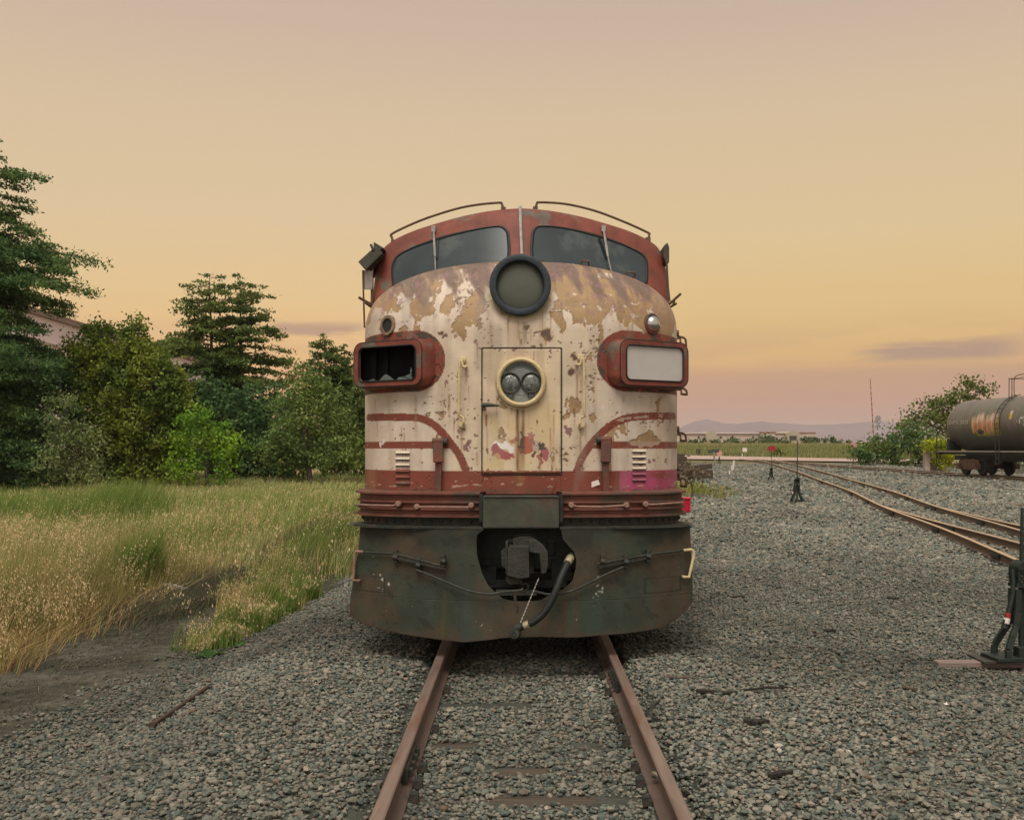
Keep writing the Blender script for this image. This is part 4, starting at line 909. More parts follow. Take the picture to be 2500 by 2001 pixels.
# ---- anticlimber, its cover plate, rivet strip
def plan(w_, yf, L_, n, m=64, x0=-1, x1=1):              # bowed plan curve, w_ half width at the back, yf front, L_ depth
    x = np.linspace(x0, x1, m)*w_
    return x, yf+L_*(1-np.clip(1-np.abs(x/w_)**n, 0, 1)**(1/n))
def bowed(name, prof, m_, w_=1.50, yf=8.76, L_=.80, x0=-1., x1=1., smooth=False):
    rows = []
    for z, off in prof:
        x, y = plan(w_+off, yf-off, L_, 3.0, 90, x0, x1); rows.append(np.stack([x, y, np.full_like(x, z)], 1))
    G = np.stack(rows); V = G.reshape(-1, 3)
    return np_mesh(name, V, grid_faces(*G.shape[:2]), m_, loco, smooth=smooth)
AC = [(1.424,-.25),(1.424,.02),(1.416,.035),(1.400,.035),(1.392,.0),(1.345,.0),(1.340,.026),(1.328,.026),(1.323,.0),(1.284,.0),(1.279,.026),(1.266,.026),(1.260,.0),(1.226,.0),(1.222,.035),(1.204,.035),(1.200,-.02)]
def split(a0): return [(-1.0, -a0), (a0, 1.0)]
for a0, a1 in split(.232): bowed("anticlimber", AC, M['dred'], x0=a0, x1=a1)
bowed("rivet_strip", [(1.20, -.02), (1.12, -.02), (1.112, .0), (1.108, .10)], M['iron'], yf=8.78)
rvp = None
x, y = plan(1.48, 8.80, .80, 3.0, 400); s = np.r_[0, np.cumsum(np.hypot(np.diff(x), np.diff(y)))]
for t in np.arange(.1, s[-1], .088):
    xx, yy = np.interp(t, s, x), np.interp(t, s, y)
    if abs(xx) > .36:
        if rvp is None: o = rvp = MB().ball((0, 0, 0), .016, 8, 4).build("rivet", M['iron'], None, smooth=True); o.parent = loco
        else: o = rvp.copy(); COL.objects.link(o); o.parent = loco
        o.location = Vector((xx, yy-.002, 1.163))-base_of(loco)
cv = MB().box((0, 8.71, 1.255), (.655, .10, .285)); cv.build("coupler_cover", M['cover'], loco, bevel=.012)
MB().box((0, 8.655, 1.128), (.64, .014, .010)).box((0, 8.655, 1.388), (.64, .012, .008)).build("cover_seam", M['iron'], loco)
MB().box((-.345, 8.74, 1.29), (.03, .1, .24)).box((.345, 8.74, 1.29), (.03, .1, .24)).build("cover_bracket", M['black'], loco)
# step bars on the anticlimber
for pts in ([(868,1231),(905,1233),(960,1234),(972,1230)], [(1017,1237),(1060,1237),(1143,1238),(1150,1234)], [(1395,1233),(1410,1236),(1470,1237),(1530,1233)], [(1577,1231),(1600,1231),(1640,1228),(1668,1226)]):
    P = []
    for x, y in pts:
        q = survey(x, y, 9.0); 
        for _ in range(6):
            yy = 8.76+.80*(1-(1-min(abs(q.x)/1.52, .985)**3)**(1/3))-.075; q = survey(x, y, yy)
        P.append(q)
    o = MB().tube(P, .0095, 8)
    for p in (P[0], P[-1]) if 900 < pts[0][0] < 1500 else ((P[-1],) if pts[0][0] < 900 else (P[0],)): o.lathe([(.026, -.07), (.026, .0), (.018, .012), (0, .012)], p, (0, -1, 0), 12)
    o.build("step_bar", M['pink'], loco, smooth=True)
MB().box((0, 9.5, .95), (2.4, .5, .5)).build("pilot_backing", M['black'], loco)
# ---- pilot: a bowed steel apron with a ragged coupler opening
def pil_y(x, z): return 8.60+.50*(np.abs(np.asarray(x, float))/1.55)**2.2+.03*(np.asarray(z, float)-.6)
r2 = lambda x, y: (850+x/2.5365, 1000+y/2.5365)
pz = lambda x, y: hit(*r2(x, y), pil_y)
BOT = sorted([(p.x, p.z) for p in [pz(*q) for q in [(13,1262),(45,1296),(100,1328),(220,1360),(350,1390),(480,1410),(600,1426),(720,1439),(790,1432),(860,1425),(980,1410),(1200,1405),(1420,1409),(1560,1396),(1700,1386),(1850,1366),(1950,1345),(2035,1292),(2090,1240),(2128,1195)]]])
OUTL = sorted([(p.z, p.x) for p in [pz(*q) for q in [(78,700),(66,870),(42,990),(20,1140),(10,1230),(13,1262)]]])
OUTR = sorted([(p.z, p.x) for p in [pz(*q) for q in [(2112,700),(2120,850),(2129,1050),(2131,1150),(2128,1195)]]])
HL = sorted([(p.z, p.x) for p in [pz(*q) for q in [(840,742),(800,775),(795,800),(798,900),(828,1010),(866,1085),(920,1140),(960,1170),(1010,1181),(1095,1186)]]])
HR = sorted([(p.z, p.x) for p in [pz(*q) for q in [(1318,745),(1328,800),(1362,840),(1398,880),(1412,930),(1408,985),(1388,1060),(1330,1112),(1260,1142),(1215,1168),(1190,1180),(1095,1186)]]])
H0 = HL[0][0]; ZT = 1.118
ip = lambda P, v: np.interp(v, [p[0] for p in P], [p[1] for p in P])
def pilot_col(x, z):
    n = x.shape; c = np.empty(n+(3,)); c[...] = (.058, .050, .030)
    def put(m, rgb, a=1.0):
        k = np.clip(np.asarray(m, float)*a, 0, 1)[..., None]; c[...] = c*(1-k)+np.asarray(rgb)*k
    put(sm(.42, .62, fbm(x*2.2, z*2.2, 4, 400)), (.082, .058, .034), .8)
    put(sm(.50, .68, fbm(x*3.1, z*2.4, 4, 402)+.1*sm(.2, .9, x)), (.036, .054, .036), .8)
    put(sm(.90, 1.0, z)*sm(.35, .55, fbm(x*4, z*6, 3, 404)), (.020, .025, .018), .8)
    put(sm(.55, .66, fbm(x*16, z*1.6, 4, 406))*sm(.75, .55, z), (.052, .068, .048), .5)
    for sx_, w_, rgb in ((-.46, .05, (.034, .062, .062)), (.36, .03, (.085, .045, .028)), (.47, .025, (.075, .045, .03)), (-.66, .02, (.085, .075, .022)), (.62, .10, (.045, .072, .052))):
        put(np.exp(-((x-sx_-.03*(fbm(z*4, z*0+sx_, 2, 408)-.5))/w_)**2)*sm(.70, .45, z)*(.4+.8*fbm(x*30, z*5, 3, 409)), rgb, .8)
    put(sm(.35, .6, np.abs(x))*sm(.66, .74, fbm(x*12+z*7, z*9, 4, 410)), (.018, .022, .016), .5)
    put(fbm(x*55, z*55, 2, 412)+.05*sm(.45, .62, fbm(x*3, z*3, 3, 414)) > .965, (.40, .37, .30), .8)
    put((fbm(x*40, z*40, 3, 416) > .80), (.012, .015, .011), .7)
    for qx, qz, r_ in ((-1.22, .62, .05), (-1.18, .60, .03), (.66, .66, .035), (.68, .60, .03), (.64, .54, .025), (-1.20, .75, .02)):
        put((np.hypot(x-qx, (z-qz)*.6) < r_) & (fbm(x*50, z*40, 3, 418) > .68), (.45, .42, .36))
    for qx in (-1.37, 1.25):                              # outlines of patched foot openings
        q = np.maximum(np.abs(x-qx)/.17, np.abs(z-.60)/.065); put((q > .93) & (q < 1.05), (.022, .02, .014), .8)
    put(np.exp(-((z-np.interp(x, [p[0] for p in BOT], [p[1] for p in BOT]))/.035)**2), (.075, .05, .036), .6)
    return c*.80
us = np.linspace(0, 1, 140)
xs = np.linspace(BOT[0][0], BOT[-1][0], 420)
def patch(Xg, Zg):
    d = .014*(fbm(Xg*1.5, Zg*1.5, 3, 430)-.5)
    return np.stack([Xg, pil_y(Xg, Zg)+d, Zg], -1)
vs = np.linspace(0, 1, 70)[:, None]
zb = ip(BOT, xs); Zg = zb[None]+(H0-zb[None])*vs; Zg = np.maximum(Zg, zb[None]); outl = ip(OUTL, Zg); outr = ip(OUTR, Zg)
Xg = np.clip(np.repeat(xs[None], 70, 0), np.minimum(outl, 0), outr)
V1 = patch(Xg, Zg); F1 = grid_faces(70, 420)
zr = np.linspace(H0, ZT, 110)
def wing(edge, out):
    xe = ip(edge, zr); xo = ip(out, zr); Xw = xo[:, None]+(xe-xo)[:, None]*np.linspace(0, 1, 170)[None]; Zw = np.repeat(zr[:, None], 170, 1)
    return Xw, Zw
allV = [V1.reshape(-1, 3)]; allF = [F1]; allC = [pilot_col(Xg, Zg).reshape(-1, 3)]; off = len(allV[0])
for e_, o_ in ((HL, OUTL), (HR, OUTR)):
    Xw, Zw = wing(e_, o_); allV.append(patch(Xw, Zw).reshape(-1, 3)); allF.append(grid_faces(*Xw.shape)+off); allC.append(pilot_col(Xw, Zw).reshape(-1, 3)); off += Xw.size
pilot = np_mesh("pilot", np.concatenate(allV), np.concatenate(allF), M['pilot'], loco, cols=np.concatenate(allC), smooth=True)
so = pilot.modifiers.new("thickness", 'SOLIDIFY'); so.thickness = .012; so.offset = 0
# flange ledge on top of the pilot, one each side
for x0, x1 in ((-1.505, -.33), (.335, 1.50)):
    xx = np.linspace(x0, x1, 60); yf = pil_y(xx, np.full_like(xx, ZT))-.010; yb = np.maximum(yf+.05, 8.80+.45*(np.abs(xx)/1.5)**3)
    V = np.concatenate([np.stack([xx, yf, np.full_like(xx, ZT-.006)], 1), np.stack([xx, yf, np.full_like(xx, ZT+.008)], 1), np.stack([xx, yb, np.full_like(xx, ZT+.012)], 1)])
    np_mesh("pilot_flange", V, grid_faces(3, 60), M['iron'], pilot)
# uncoupling levers with their brackets and end grips
for sgn, P in ((-1, [(80,876),(290,886),(600,966)]), (1, [(2090,862),(1870,890),(1535,950)])):
    P3 = [pz(*q)+Vector((0, -.05, 0)) for q in P]
    lv = MB().tube(P3, .010, 8)
    if sgn < 0: sw = [(425,985),(520,1022),(640,1072),(740,1112),(830,1130),(890,1134),(960,1120),(1060,1112),(1085,1100)]
    else: sw = [(1700,968),(1600,1010),(1500,1060),(1400,1108),(1310,1130),(1240,1136),(1190,1126),(1150,1116)]
    lv.tube(catmull([pz(*q)+Vector((0, -.06, 0)) for q in sw], 4), .011, 8)
    a_, b2 = (pz(310, 900), pz(610, 965)) if sgn < 0 else (pz(1860, 895), pz(1550, 955))
    lv.bar(a_+Vector((0, -.05, -.022)), b2+Vector((0, -.05, -.022)), .022, .018)
    o = lv.build("uncoupling_lever", M['iron'], loco, smooth=True)
    for q in ((296,905),(436,955),(590,930)) if sgn < 0 else ((1855,900),(1718,935),(1575,930)):
        p = pz(*q); bk_ = MB(); bk_.box(p+Vector((0, -.03, 0)), (.035, .06, .11)); bk_.tube([p+Vector((-.02, -.055, .0)), p+Vector((.02, -.055, -.01))], .026, 8); bk_.build("lever_bracket", M['iron'], o, bevel=.004)
    gp = [(100,876),(62,874),(48,890),(38,1050),(75,1054)] if sgn < 0 else [(2070,866),(2118,862),(2135,890),(2105,1030),(2070,1030)]
    P3 = [pz(min(max(x, 30), 2120), y)+Vector(((x-min(max(x, 30), 2120))*.0014, -.05, 0)) for x, y in gp]
    MB().tube([P3[0]]+catmull(P3[1:4], 3)+[P3[-1], P3[-1]+Vector((0, .05, 0))], .013, 8).build("lever_grip", M['pink' if sgn < 0 else 'cream'], o, smooth=True)
# coupler
cz = .80; c0 = survey(1270, 1372, 8.66)
cp = MB()
cp.bar((c0.x, 10.0, c0.z+.02), (c0.x, 8.75, c0.z+.02), .24, .26)
def lobe(pts, y0, y1): 
    a_ = [Vector((x, y0, z)) for x, z in pts]; b2 = [Vector((x, y1, z)) for x, z in pts]; return a_, b2
sx2 = lambda x, y, Y=8.66: xz(survey(*r2(x, y), Y))
cp.loft(lobe([sx2(*q) for q in [(990,850),(1000,840),(1118,838),(1122,1030),(1060,1040),(985,1020)]], 8.58, 8.80))
cp.loft(lobe([sx2(*q) for q in [(1118,800),(1165,805),(1210,840),(1236,880),(1238,960),(1225,1010),(1195,1015),(1185,890),(1118,880)]], 8.64, 8.86))
cp.loft(lobe([sx2(*q) for q in [(1020,800),(1060,785),(1130,785),(1170,805),(1170,850),(1020,850)]], 8.70, 8.95))
cp.loft(lobe([sx2(*q) for q in [(945,880),(985,850),(985,1000),(950,970)]], 8.70, 8.95))
cp.loft(lobe([sx2(*q) for q in [(975,810),(990,815),(985,1020),(975,1010)]], 8.62, 8.72))
cp.loft(lobe([sx2(*q) for q in [(978,1020),(1075,1045),(1080,1075),(1000,1085),(978,1060)]], 8.66, 8.84))
coup = cp.build("coupler", mat('coupler_casting', (.040, .038, .032), .75, var=.35, scale=10, bump=.4), loco, bevel=.014, seg=3)
kn = MB()
kn.tube(catmull([survey(*r2(*q), 8.68) for q in [(1070,1080),(1100,1075),(1115,1095),(1100,1120),(1075,1125)]], 4), .012, 8).box(survey(*r2(1040, 1130), 8.70), (.35, .06, .045)).tube([survey(*r2(1032,1150), 8.62), survey(*r2(1036,1200), 8.60), survey(*r2(1050,1220), 8.60), survey(*r2(1045,1255), 8.60)], .014, 8)
kn.build("coupler_lock_linkage", M['iron'], coup, smooth=True)
gr = MB().box((0.05, 8.98, .60), (.72, .05, .07)).box((-.30, 8.98, .68), (.16, .06, .15)).box((.36, 8.98, .72), (.18, .06, .18)).tube([(-.30, 8.96, .80), (-.30, 8.90, .80)], .03)
gr.tube([(.23, 8.94, .86), (.23, 8.94, .98), (.30, 8.94, .98), (.30, 8.94, .86), (.23, 8.94, .86)], .012, 6)
gr.build("coupler_carrier", M['black'], loco, bevel=.01)
# air hose
hs = [survey(*r2(x, y), Y) for x, y, Y in [(1400,875,8.72),(1368,930,8.62),(1325,1020,8.52),(1290,1110,8.47),(1255,1190,8.45),(1205,1265,8.44),(1150,1310,8.44),(1105,1332,8.45),(1065,1345,8.47)]]
ho = MB().tube(catmull(hs, 6), .030, 12).build("air_hose", M['rubber'], loco, smooth=True)
M['collar'] = mat('hose_collar', (.42, .36, .24), .45, .5, var=.35, scale=30, bump=.1)
def coll(a_, b2, r_): return MB().tube([a_, a_+(b2-a_)*.15, a_+(b2-a_)*.85, b2], [r_*.96, r_, r_, r_*.96], 14)
d1 = (hs[1]-hs[0]); coll(hs[0]+d1*.7, hs[0]+d1*1.35, .035).build("hose_collar", M['collar'], ho, smooth=True)
d1 = (hs[-1]-hs[-2]); coll(hs[-2]-d1*.45, hs[-2]+d1*.35, .035).build("hose_collar", M['collar'], ho, smooth=True)
e_ = hs[-1]; MB().tube([e_-d1*.3, e_+d1*.5, e_+d1*.9+Vector((0, 0, -.02))], [.030, .042, .030], 10).lathe([(.0, -.03), (.045, -.03), (.05, 0), (.045, .03), (.022, .035), (0, .03)], e_+d1*.75+Vector((0, -.01, -.035)), (-.35, -.9, .1), 16).build("glad_hand", M['iron'], ho, smooth=True)
ca, cb = survey(*r2(1180, 1042), 8.56), survey(*r2(1066, 1318), 8.46)
ck = MB()
for i in range(26):
    p = ca+(cb-ca)*(i/26); q = ca+(cb-ca)*((i+.8)/26); ck.bar(p, q, .009, .004, (0, 1, 0) if i % 2 else (1, 0, 0))
ck.build("hose_chain", M['chrome'], ho)
# ---- fittings beside and on the cab
aw = MB(); q = [survey(*p, 10.25) for p in [(874,639),(917,600),(935,618),(893,658)]]; aw.loft([q, [p+Vector((.0, .55, .0)) for p in q]])
q = [survey(*p, 10.3) for p in [(912,590),(937,605),(925,612),(912,604)]]; aw.loft([q, [p+Vector((0, .4, 0)) for p in q]]); aw.tube([survey(905,596,10.25), survey(912,612,10.25)], .015, 6)
aw.build("side_awning", M['cover'], loco, bevel=.006)
ml = MB(); q = [survey(*p, 10.35) for p in [(885,660),(910,660),(909,706),(888,706)]]; ml.loft([q, [p+Vector((0, .02, 0)) for p in q]]); o = ml.build("wind_deflector", M['steel'], loco)
MB().tube([survey(886,660,10.34), survey(887,706,10.34), survey(890,800,10.34)], .010, 6).tube([survey(909,655,10.38), survey(908,740,10.38)], .016, 6).build("deflector_rod", M['rust'], o)
MB().tube([survey(876,726,10.1), survey(910,745,10.2)], .014, 6).tube([survey(890,737,10.1), survey(908,750,10.2)], .014, 6).build("mirror_arm", M['rust'], loco, smooth=True)
MB().tube([survey(1662,717,10.1), survey(1632,744,10.2)], .013, 6).tube([survey(1651,741,10.1), survey(1633,751,10.2)], .012, 6).tube([survey(1648,729,10.1), survey(1643,745,10.12)], .011, 6).build("mirror_arm", M['rust'], loco, smooth=True)
dr = MB(); q = [survey(*p, 10.35) for p in [(1622,598),(1630,592),(1634,604),(1634,640),(1627,645),(1620,625)]]; dr.loft([q, [p+Vector((0, .4, 0)) for p in q]]); dr.tube([survey(1628,645,10.35), survey(1631,700,10.35), survey(1635,735,10.3)], .012, 6)
dr.build("side_awning", M['cover'], loco, bevel=.005)
for pts in ([(1405,653),(1416,650),(1420,640),(1436,641),(1437,650),(1424,651)], [(1514,680),(1523,678),(1530,667),(1548,669),(1549,676),(1535,680)]):
    P = [cpt(x, y, .03+.05*(i in (2, 3))) for i, (x, y) in enumerate(pts)]
    MB().tube(P[:5]+[P[5]], .010, 6).box(cpt(pts[0][0], pts[0][1], .01), (.05, .05, .04)).build("windshield_step", M['rust'], loco, smooth=True)
# handholds standing out from the right flank
for (x0, y0), (x1, y1), Yh in (((1652,820),(1674,845),10.15), ((1655,945),(1676,963),10.1), ((1653,1054),(1674,1076),10.1), ((1654,1164),(1675,1187),10.1)):
    a_ = survey(x0, y0, Yh); b2 = survey(x1, y0+4, Yh); c_ = survey(x1+1, y1, Yh); d_ = survey(x1-12, y1-1, Yh+.25); f_ = survey(x1-13, y0+6, Yh+.3)
    MB().tube([a_, b2+Vector((-.02, 0, 0)), b2+Vector((0, 0, -.02)), c_, d_, f_, f_+Vector((-.06, 0, 0))], .012, 7).lathe([(.03, -.02), (.03, .02), (0, .02)], a_+Vector((.0, 0, .03)), (1, 0, 0), 10).build("flank_handhold", M['rust'], loco, smooth=True)
# ================================================================== things around the yard
def ground_at(px, py, zfun=None):                       # where the measured ray meets the terrain
    Y = 12.0
    for _ in range(200):
        p = survey(px, py, Y); g = float(gz(p.x, Y, False)); Yn = FPX*(CAM_Z-g)/(py-CY+1e-6)
        if Yn <= 0 or Yn > 400: Yn = 400
        Y += .25*(Yn-Y)
    p = survey(px, py, Y); return Vector((p.x, Y, float(gz(p.x, Y, False))))
M['stand'] = mat('switch_stand_paint', (.018, .026, .020), .6, var=.35, scale=14, bump=.25)
M['target_red'] = mat('red_enamel', (.32, .03, .035), .5, var=.15, scale=6, bump=.05)
M['target_pink'] = mat('bleached_red_enamel', (.62, .30, .27), .6, var=.12, scale=6, bump=.05)
def switch_stand(base, yaw, label, mast=1.0, target=None, lever=True, sc=1.0, plate=None):
    t = thing("switch_stand", label, "switch stand", base, "switch stands beside the tracks"); B = Vector(base)
    rot = Matrix.Rotation(yaw, 3, 'Z'); q = lambda x, y, z: B+rot @ Vector((x*sc, y*sc, z*sc))
    lg = MB()
    for sx_, sy_ in ((-1, -1), (1, -1), (-1, 1), (1, 1)):
        pts = [(.19*sx_, .12*sy_, .0), (.185*sx_, .115*sy_, .10), (.14*sx_, .09*sy_, .20), (.085*sx_, .06*sy_, .30), (.068*sx_, .05*sy_, .42), (.06*sx_, .05*sy_, .62)]
        for a, b in zip(pts[:-1], pts[1:]): lg.bar(q(*a), q(*b), .052*sc, .040*sc, (0, 1, 0))
    lg.build("leg", M['stand'], t, bevel=.004)
    hd = MB().box(q(0, 0, .655), (.17*sc, .15*sc, .03*sc), rot).box(q(0, 0, .70), (.15*sc, .14*sc, .07*sc), rot)
    hd.tube([q(0, -.08, .80), q(0, .08, .80)], .075*sc, 16); hd.box(q(0, 0, .75), (.15*sc, .16*sc, .09*sc), rot)
    h_ = hd.build("housing", M['stand'], t, smooth=True)
    bl = MB()
    for bx, bz in ((-.05, .74), (.05, .74), (-.05, .69), (.05, .69)): bl.ball(q(bx, -.085, bz), .012*sc, 8, 4)
    bl.build("housing_bolts", M['iron'], h_)
    MB().tube([q(0, 0, .02), q(0, 0, .66)], .028*sc, 8).build("spindle", M['stand'], t, smooth=True)
    bp = MB().box(q(0, 0, .015), (.60*sc, .30*sc, .03*sc), rot).box(q(.02, -.05, .07), (.20*sc, .10*sc, .09*sc), rot); bp.build("base_plate", M['stand'], t, bevel=.004)
    if lever:
        lv = MB().tube([q(-.10, -.03, .80), q(-.105, -.05, .70), q(-.11, -.05, .58), q(-.15, -.05, .42), q(-.19, -.05, .28)], [.022*sc, .018*sc, .02*sc, .024*sc, .03*sc], 8); l_ = lv.build("throw_lever", M['stand'], t, smooth=True)
        return_band = MB().tube([q(-.152, -.051, .415), q(-.162, -.051, .372)], .026*sc, 8).build("lever_band", M['target_red'], l_)
        MB().tube([q(-.163, -.051, .370), q(-.175, -.051, .322)], .0285*sc, 8).build("lever_band", M['white'], l_)
    ms = MB().tube([q(0, 0, .84), q(.015*mast, 0, .88+mast)], [.020*sc, .014*sc], 8); m_ = ms.build("mast", M['stand'], t, smooth=True)
    if target:
        w, h, mt, zc = target
        n = 24; c = q(.01, -.03, zc)
        ring_ = []
        for k in range(n):
            a = 2*math.pi*k/n; ring_.append(c+rot @ Vector((math.copysign(max(w-h, 0), math.cos(a))+h*math.cos(a), 0, h*math.sin(a))))
        MB().loft([ring_, [p+rot @ Vector((0, .02, 0)) for p in ring_]]).build("target_disc", mt, m_)
    return t, q
# the stand at the right edge, close to the camera
bn = survey(2494, 1640, 9.0); bn.z = float(gz(bn.x-.35, bn.y-.02))+.085
t_, q_ = switch_stand(bn, R(4), "nearest black switch stand with a striped throw lever, cut off by the right edge", mast=.46, sc=1.0)
M['plank'] = mat('bleached_plank', (.24, .175, .15), .85, var=.2, scale=6, bump=.4, stretch=(.3, 5, 5))
pz0 = float(gz(bn.x-.35, bn.y-.02))+.06
hw = thing("headblock_timber", "pale bleached timber under the nearest switch stand", "timber", (bn.x-.6, bn.y-.02, pz0-.03))
MB().box((bn.x-.15, bn.y-.02, pz0-.02), (1.25, .12, .055)).build("timber_beam", M['plank'], hw, bevel=.01)
MB().box((bn.x-.22, bn.y+.02, pz0+.016), (.36, .34, .016)).build("timber_plate", M['iron'], hw)
# bare mast stand
bm_ = ground_at(1946, 1228); bm_.z += .01
s_ = FPX/bm_.y; sc_ = (1228-1168)/s_/.84
t2, q2 = switch_stand(bm_, R(0), "bare black switch stand with a tall thin mast and no target on the open gravel", mast=1.28, sc=sc_)
cr = MB().tube(catmull([q2(.2, 0, .10), q2(.42, 0, .04), q2(1.2, .0, .02), q2(2.3, .1, .02)], 5), .02, 6).tube([q2(-.9, 0, .02), q2(-.2, 0, .02)], .03, 6); cr.build("connecting_rod", M['stand'], t2, smooth=True)
# red target
br_ = ground_at(1883, 1175); s_ = FPX/br_.y; sc2 = (1175-1142)/s_/.84
ztop = br_.z
t3, q3 = switch_stand(br_, R(0), "switch stand carrying an oval red target on its mast", mast=(1175-1087)/s_/sc2-.88, target=(10.5/s_/1.0, 6.0/s_, M['target_red'], (1175-1094.5)/s_/sc2), sc=sc2)
MB().tube([q3(.2, 0, .08), q3(.5, 0, .02), q3(1.6, .2, .0)], .03, 6).build("connecting_rod", M['stand'], t3)
# far pink target
bp_ = ground_at(1756, 1131); s_ = FPX/bp_.y; sc3 = (1131-1115)/s_/.84
t4, q4 = switch_stand(bp_, R(0), "far switch stand with a bleached pink target near the road", mast=(1131-1084)/s_/sc3-.88, target=(4.6/s_, 6.8/s_, M['target_pink'], (1131-1106)/s_/sc3), sc=sc3, lever=False)

# leaning street sign
a = ground_at(1758, 1199); s_ = FPX/a.y
sg = thing("street_sign", "leaning grey post with a dark street name board at its top", "street sign", a)
topp = a+Vector(((1742-1758)/s_, 0, (1199-1103)/s_)); MB().tube([a-Vector((0, 0, .1)), topp], .035, 8).build("sign_post", M['steel'], sg, smooth=True)
M['signgreen'] = mat('dull_sign_board', (.040, .058, .045), .55, var=.3, scale=20, bump=.05, col2=(.15, .14, .12), thr=(.52, .6), scale2=30)
MB().bar(topp+Vector((-14/s_, 0, .5/s_)), topp+Vector((13/s_, 0, 3.5/s_)), .03, 8.5/s_).build("sign_board", M['signgreen'], sg)
# pale stakes
for px, y0, y1, w, lab in ((1788, 1150, 1124, 4, "broad split white stake in the gravel behind the weeds"), (1781, 1162, 1149, 3, "short pale stake in front of the split white stake")):
    a = ground_at(px, y0); s_ = FPX/a.y; o = MB()
    if w == 4: o.bar(a, a+Vector((4/s_, 0, (y0-y1)/s_)), w/s_, .04, (0, 1, 0)).bar(a, a+Vector((-3/s_, 0, 14/s_)), 2/s_, .03, (0, 1, 0))
    else: o.bar(a, a+Vector((0, 0, (y0-y1)/s_)), w/s_, .04, (0, 1, 0))
    tag(o.build("marker_stake", M['white'], loc=a), lab, "stake", "white stakes by the track")
# stacked old sleepers behind the locomotive's right flank
a = ground_at(1672, 1168)
def old_tie(c, L_, yaw, tilt, label):
    o = MB().box((0, 0, 0), (L_, .24, .19), Matrix.Rotation(yaw, 3, 'Z') @ Matrix.Rotation(tilt, 3, 'Y')); ob = o.build("old_sleeper", M['tie'], bevel=.015); ob.location = c; BASE[ob.name] = Vector(c); tag(ob, label, "railway tie", "discarded sleepers stacked beside the track")
Yp = 40.0; Lp = [(1600,1150,2.6,.1,.05,"old sleeper at the bottom of the stack behind the locomotive"),(1609,1142,2.5,.12,-.04,"old sleeper in the second layer of the stack"),(1604,1134,2.4,.0,.03,"old sleeper in the middle of the stack"),(1614,1128,2.4,.15,.08,"tilted old sleeper slipping off the stack"),(1600,1120,2.5,.05,0,"old sleeper second from the top of the stack"),(1598,1112,2.4,.06,.02,"topmost old sleeper of the stack"),(1652,1138,1.6,.3,.4,"broken short sleeper leaning against the stack")]
for px, py, L_, yw, tl, lab in Lp: old_tie(survey(px, py, Yp+random.uniform(-.2, .5)), L_, yw, tl, lab)
for px, py, L_, yw, tl, lab in [(1704,1141,1.1,.2,-.10,"upper loose sleeper lying right of the stack"),(1708,1152,1.0,.1,.02,"middle loose sleeper lying right of the stack"),(1710,1161,.95,.1,.0,"lowest loose sleeper lying right of the stack")]: old_tie(survey(px, py, 39), L_, yw, tl, lab)
# red plastic can by the right flank
a = survey(1666, 1251, 15.5); gzv = float(gz(a.x, a.y)); rc = thing("red_plastic_crate", "bright red plastic crate on the gravel beside the locomotive", "crate", (a.x, a.y, a.z))
M['redplastic'] = mat('red_plastic', (.55, .015, .045), .35, var=.1, scale=6, bump=.03)
cb = MB().box((a.x-.02, a.y, a.z+.11), (.26, .24, .20)); cb.build("crate_body", M['redplastic'], rc, bevel=.02)
MB().box((a.x-.02, a.y, a.z+.222), (.29, .27, .03)).build("crate_lid", M['redplastic'], rc, bevel=.008)
rb = MB()
for i in range(5): rb.box((a.x-.12+.05*i, a.y-.124, a.z+.11), (.014, .012, .17))
rb.build("crate_ribs", M['redplastic'], rc)
# pale object on the ground and rubbish
def scrap(px, py, L_, W_, yaw, m_, name, label, cat, group=None, th=.024, zoff=.034):
    a = ground_at(px, py); o = MB(); n = 5
    pts = [Vector((L_*(i/(n-1)-.5), random.uniform(-.4, .4)*W_, random.uniform(-.006, .006))) for i in range(n)]
    for p, q in zip(pts[:-1], pts[1:]): o.bar(p, q+(q-p)*.05, W_*random.uniform(.8, 1.1)*(1, 1.25, .9, .5)[min(pts.index(p), 3)], th*random.uniform(.7, 1.2))
    ob = o.build(name, m_, bevel=.004); ob.location = a+Vector((0, 0, zoff)); ob.rotation_euler = (random.uniform(-.05, .05), random.uniform(-.05, .05), yaw); BASE[ob.name] = a
    return tag(ob, label, cat, group)
M['scrap'] = mat('charred_wood', (.030, .026, .020), .9, var=.4, scale=14, bump=.5)
M['scrapwood'] = mat('dirty_wood', (.14, .105, .075), .9, var=.3, scale=12, bump=.4)
G_ = "wood scraps scattered over the gravel"
scrap(1750, 1698, 0.30, 0.049, .05, M['scrap'], "wood_scrap", "long dark rotten wood scrap right of the near rail", "wood scrap", G_)
scrap(1870, 1690, 0.36, 0.015, .18, M['scrap'], "wood_scrap", "thin dark stick beside the long rotten scrap", "wood scrap", G_, .015)
scrap(2026, 1546, 0.12, 0.042, -.2, M['scrap'], "wood_scrap", "dark chunky scrap alone in the open gravel on the right", "wood scrap", G_)
scrap(2024, 1402, 0.07, 0.042, -.3, M['scrap'], "wood_scrap", "small dark block of wood far out in the gravel", "wood scrap", G_)
scrap(2181, 1465, 0.16, 0.025, -.05, M['scrap'], "wood_scrap", "narrow dark scrap in the gravel towards the switch stand", "wood scrap", G_)
scrap(2222, 1688, 0.12, 0.035, -1.0, M['scrapwood'], "wood_scrap", "brown splinter lying end on in front of the switch stand", "wood scrap", G_)
scrap(1985, 1346, 0.24, 0.021, .15, M['scrap'], "wood_scrap", "long dark splinter before the bare switch stand", "wood scrap", G_, .02)
scrap(2105, 1325, 0.10, 0.028, .1, M['scrap'], "wood_scrap", "short dark scrap between the bare stand and the near yard rail", "wood scrap", G_)
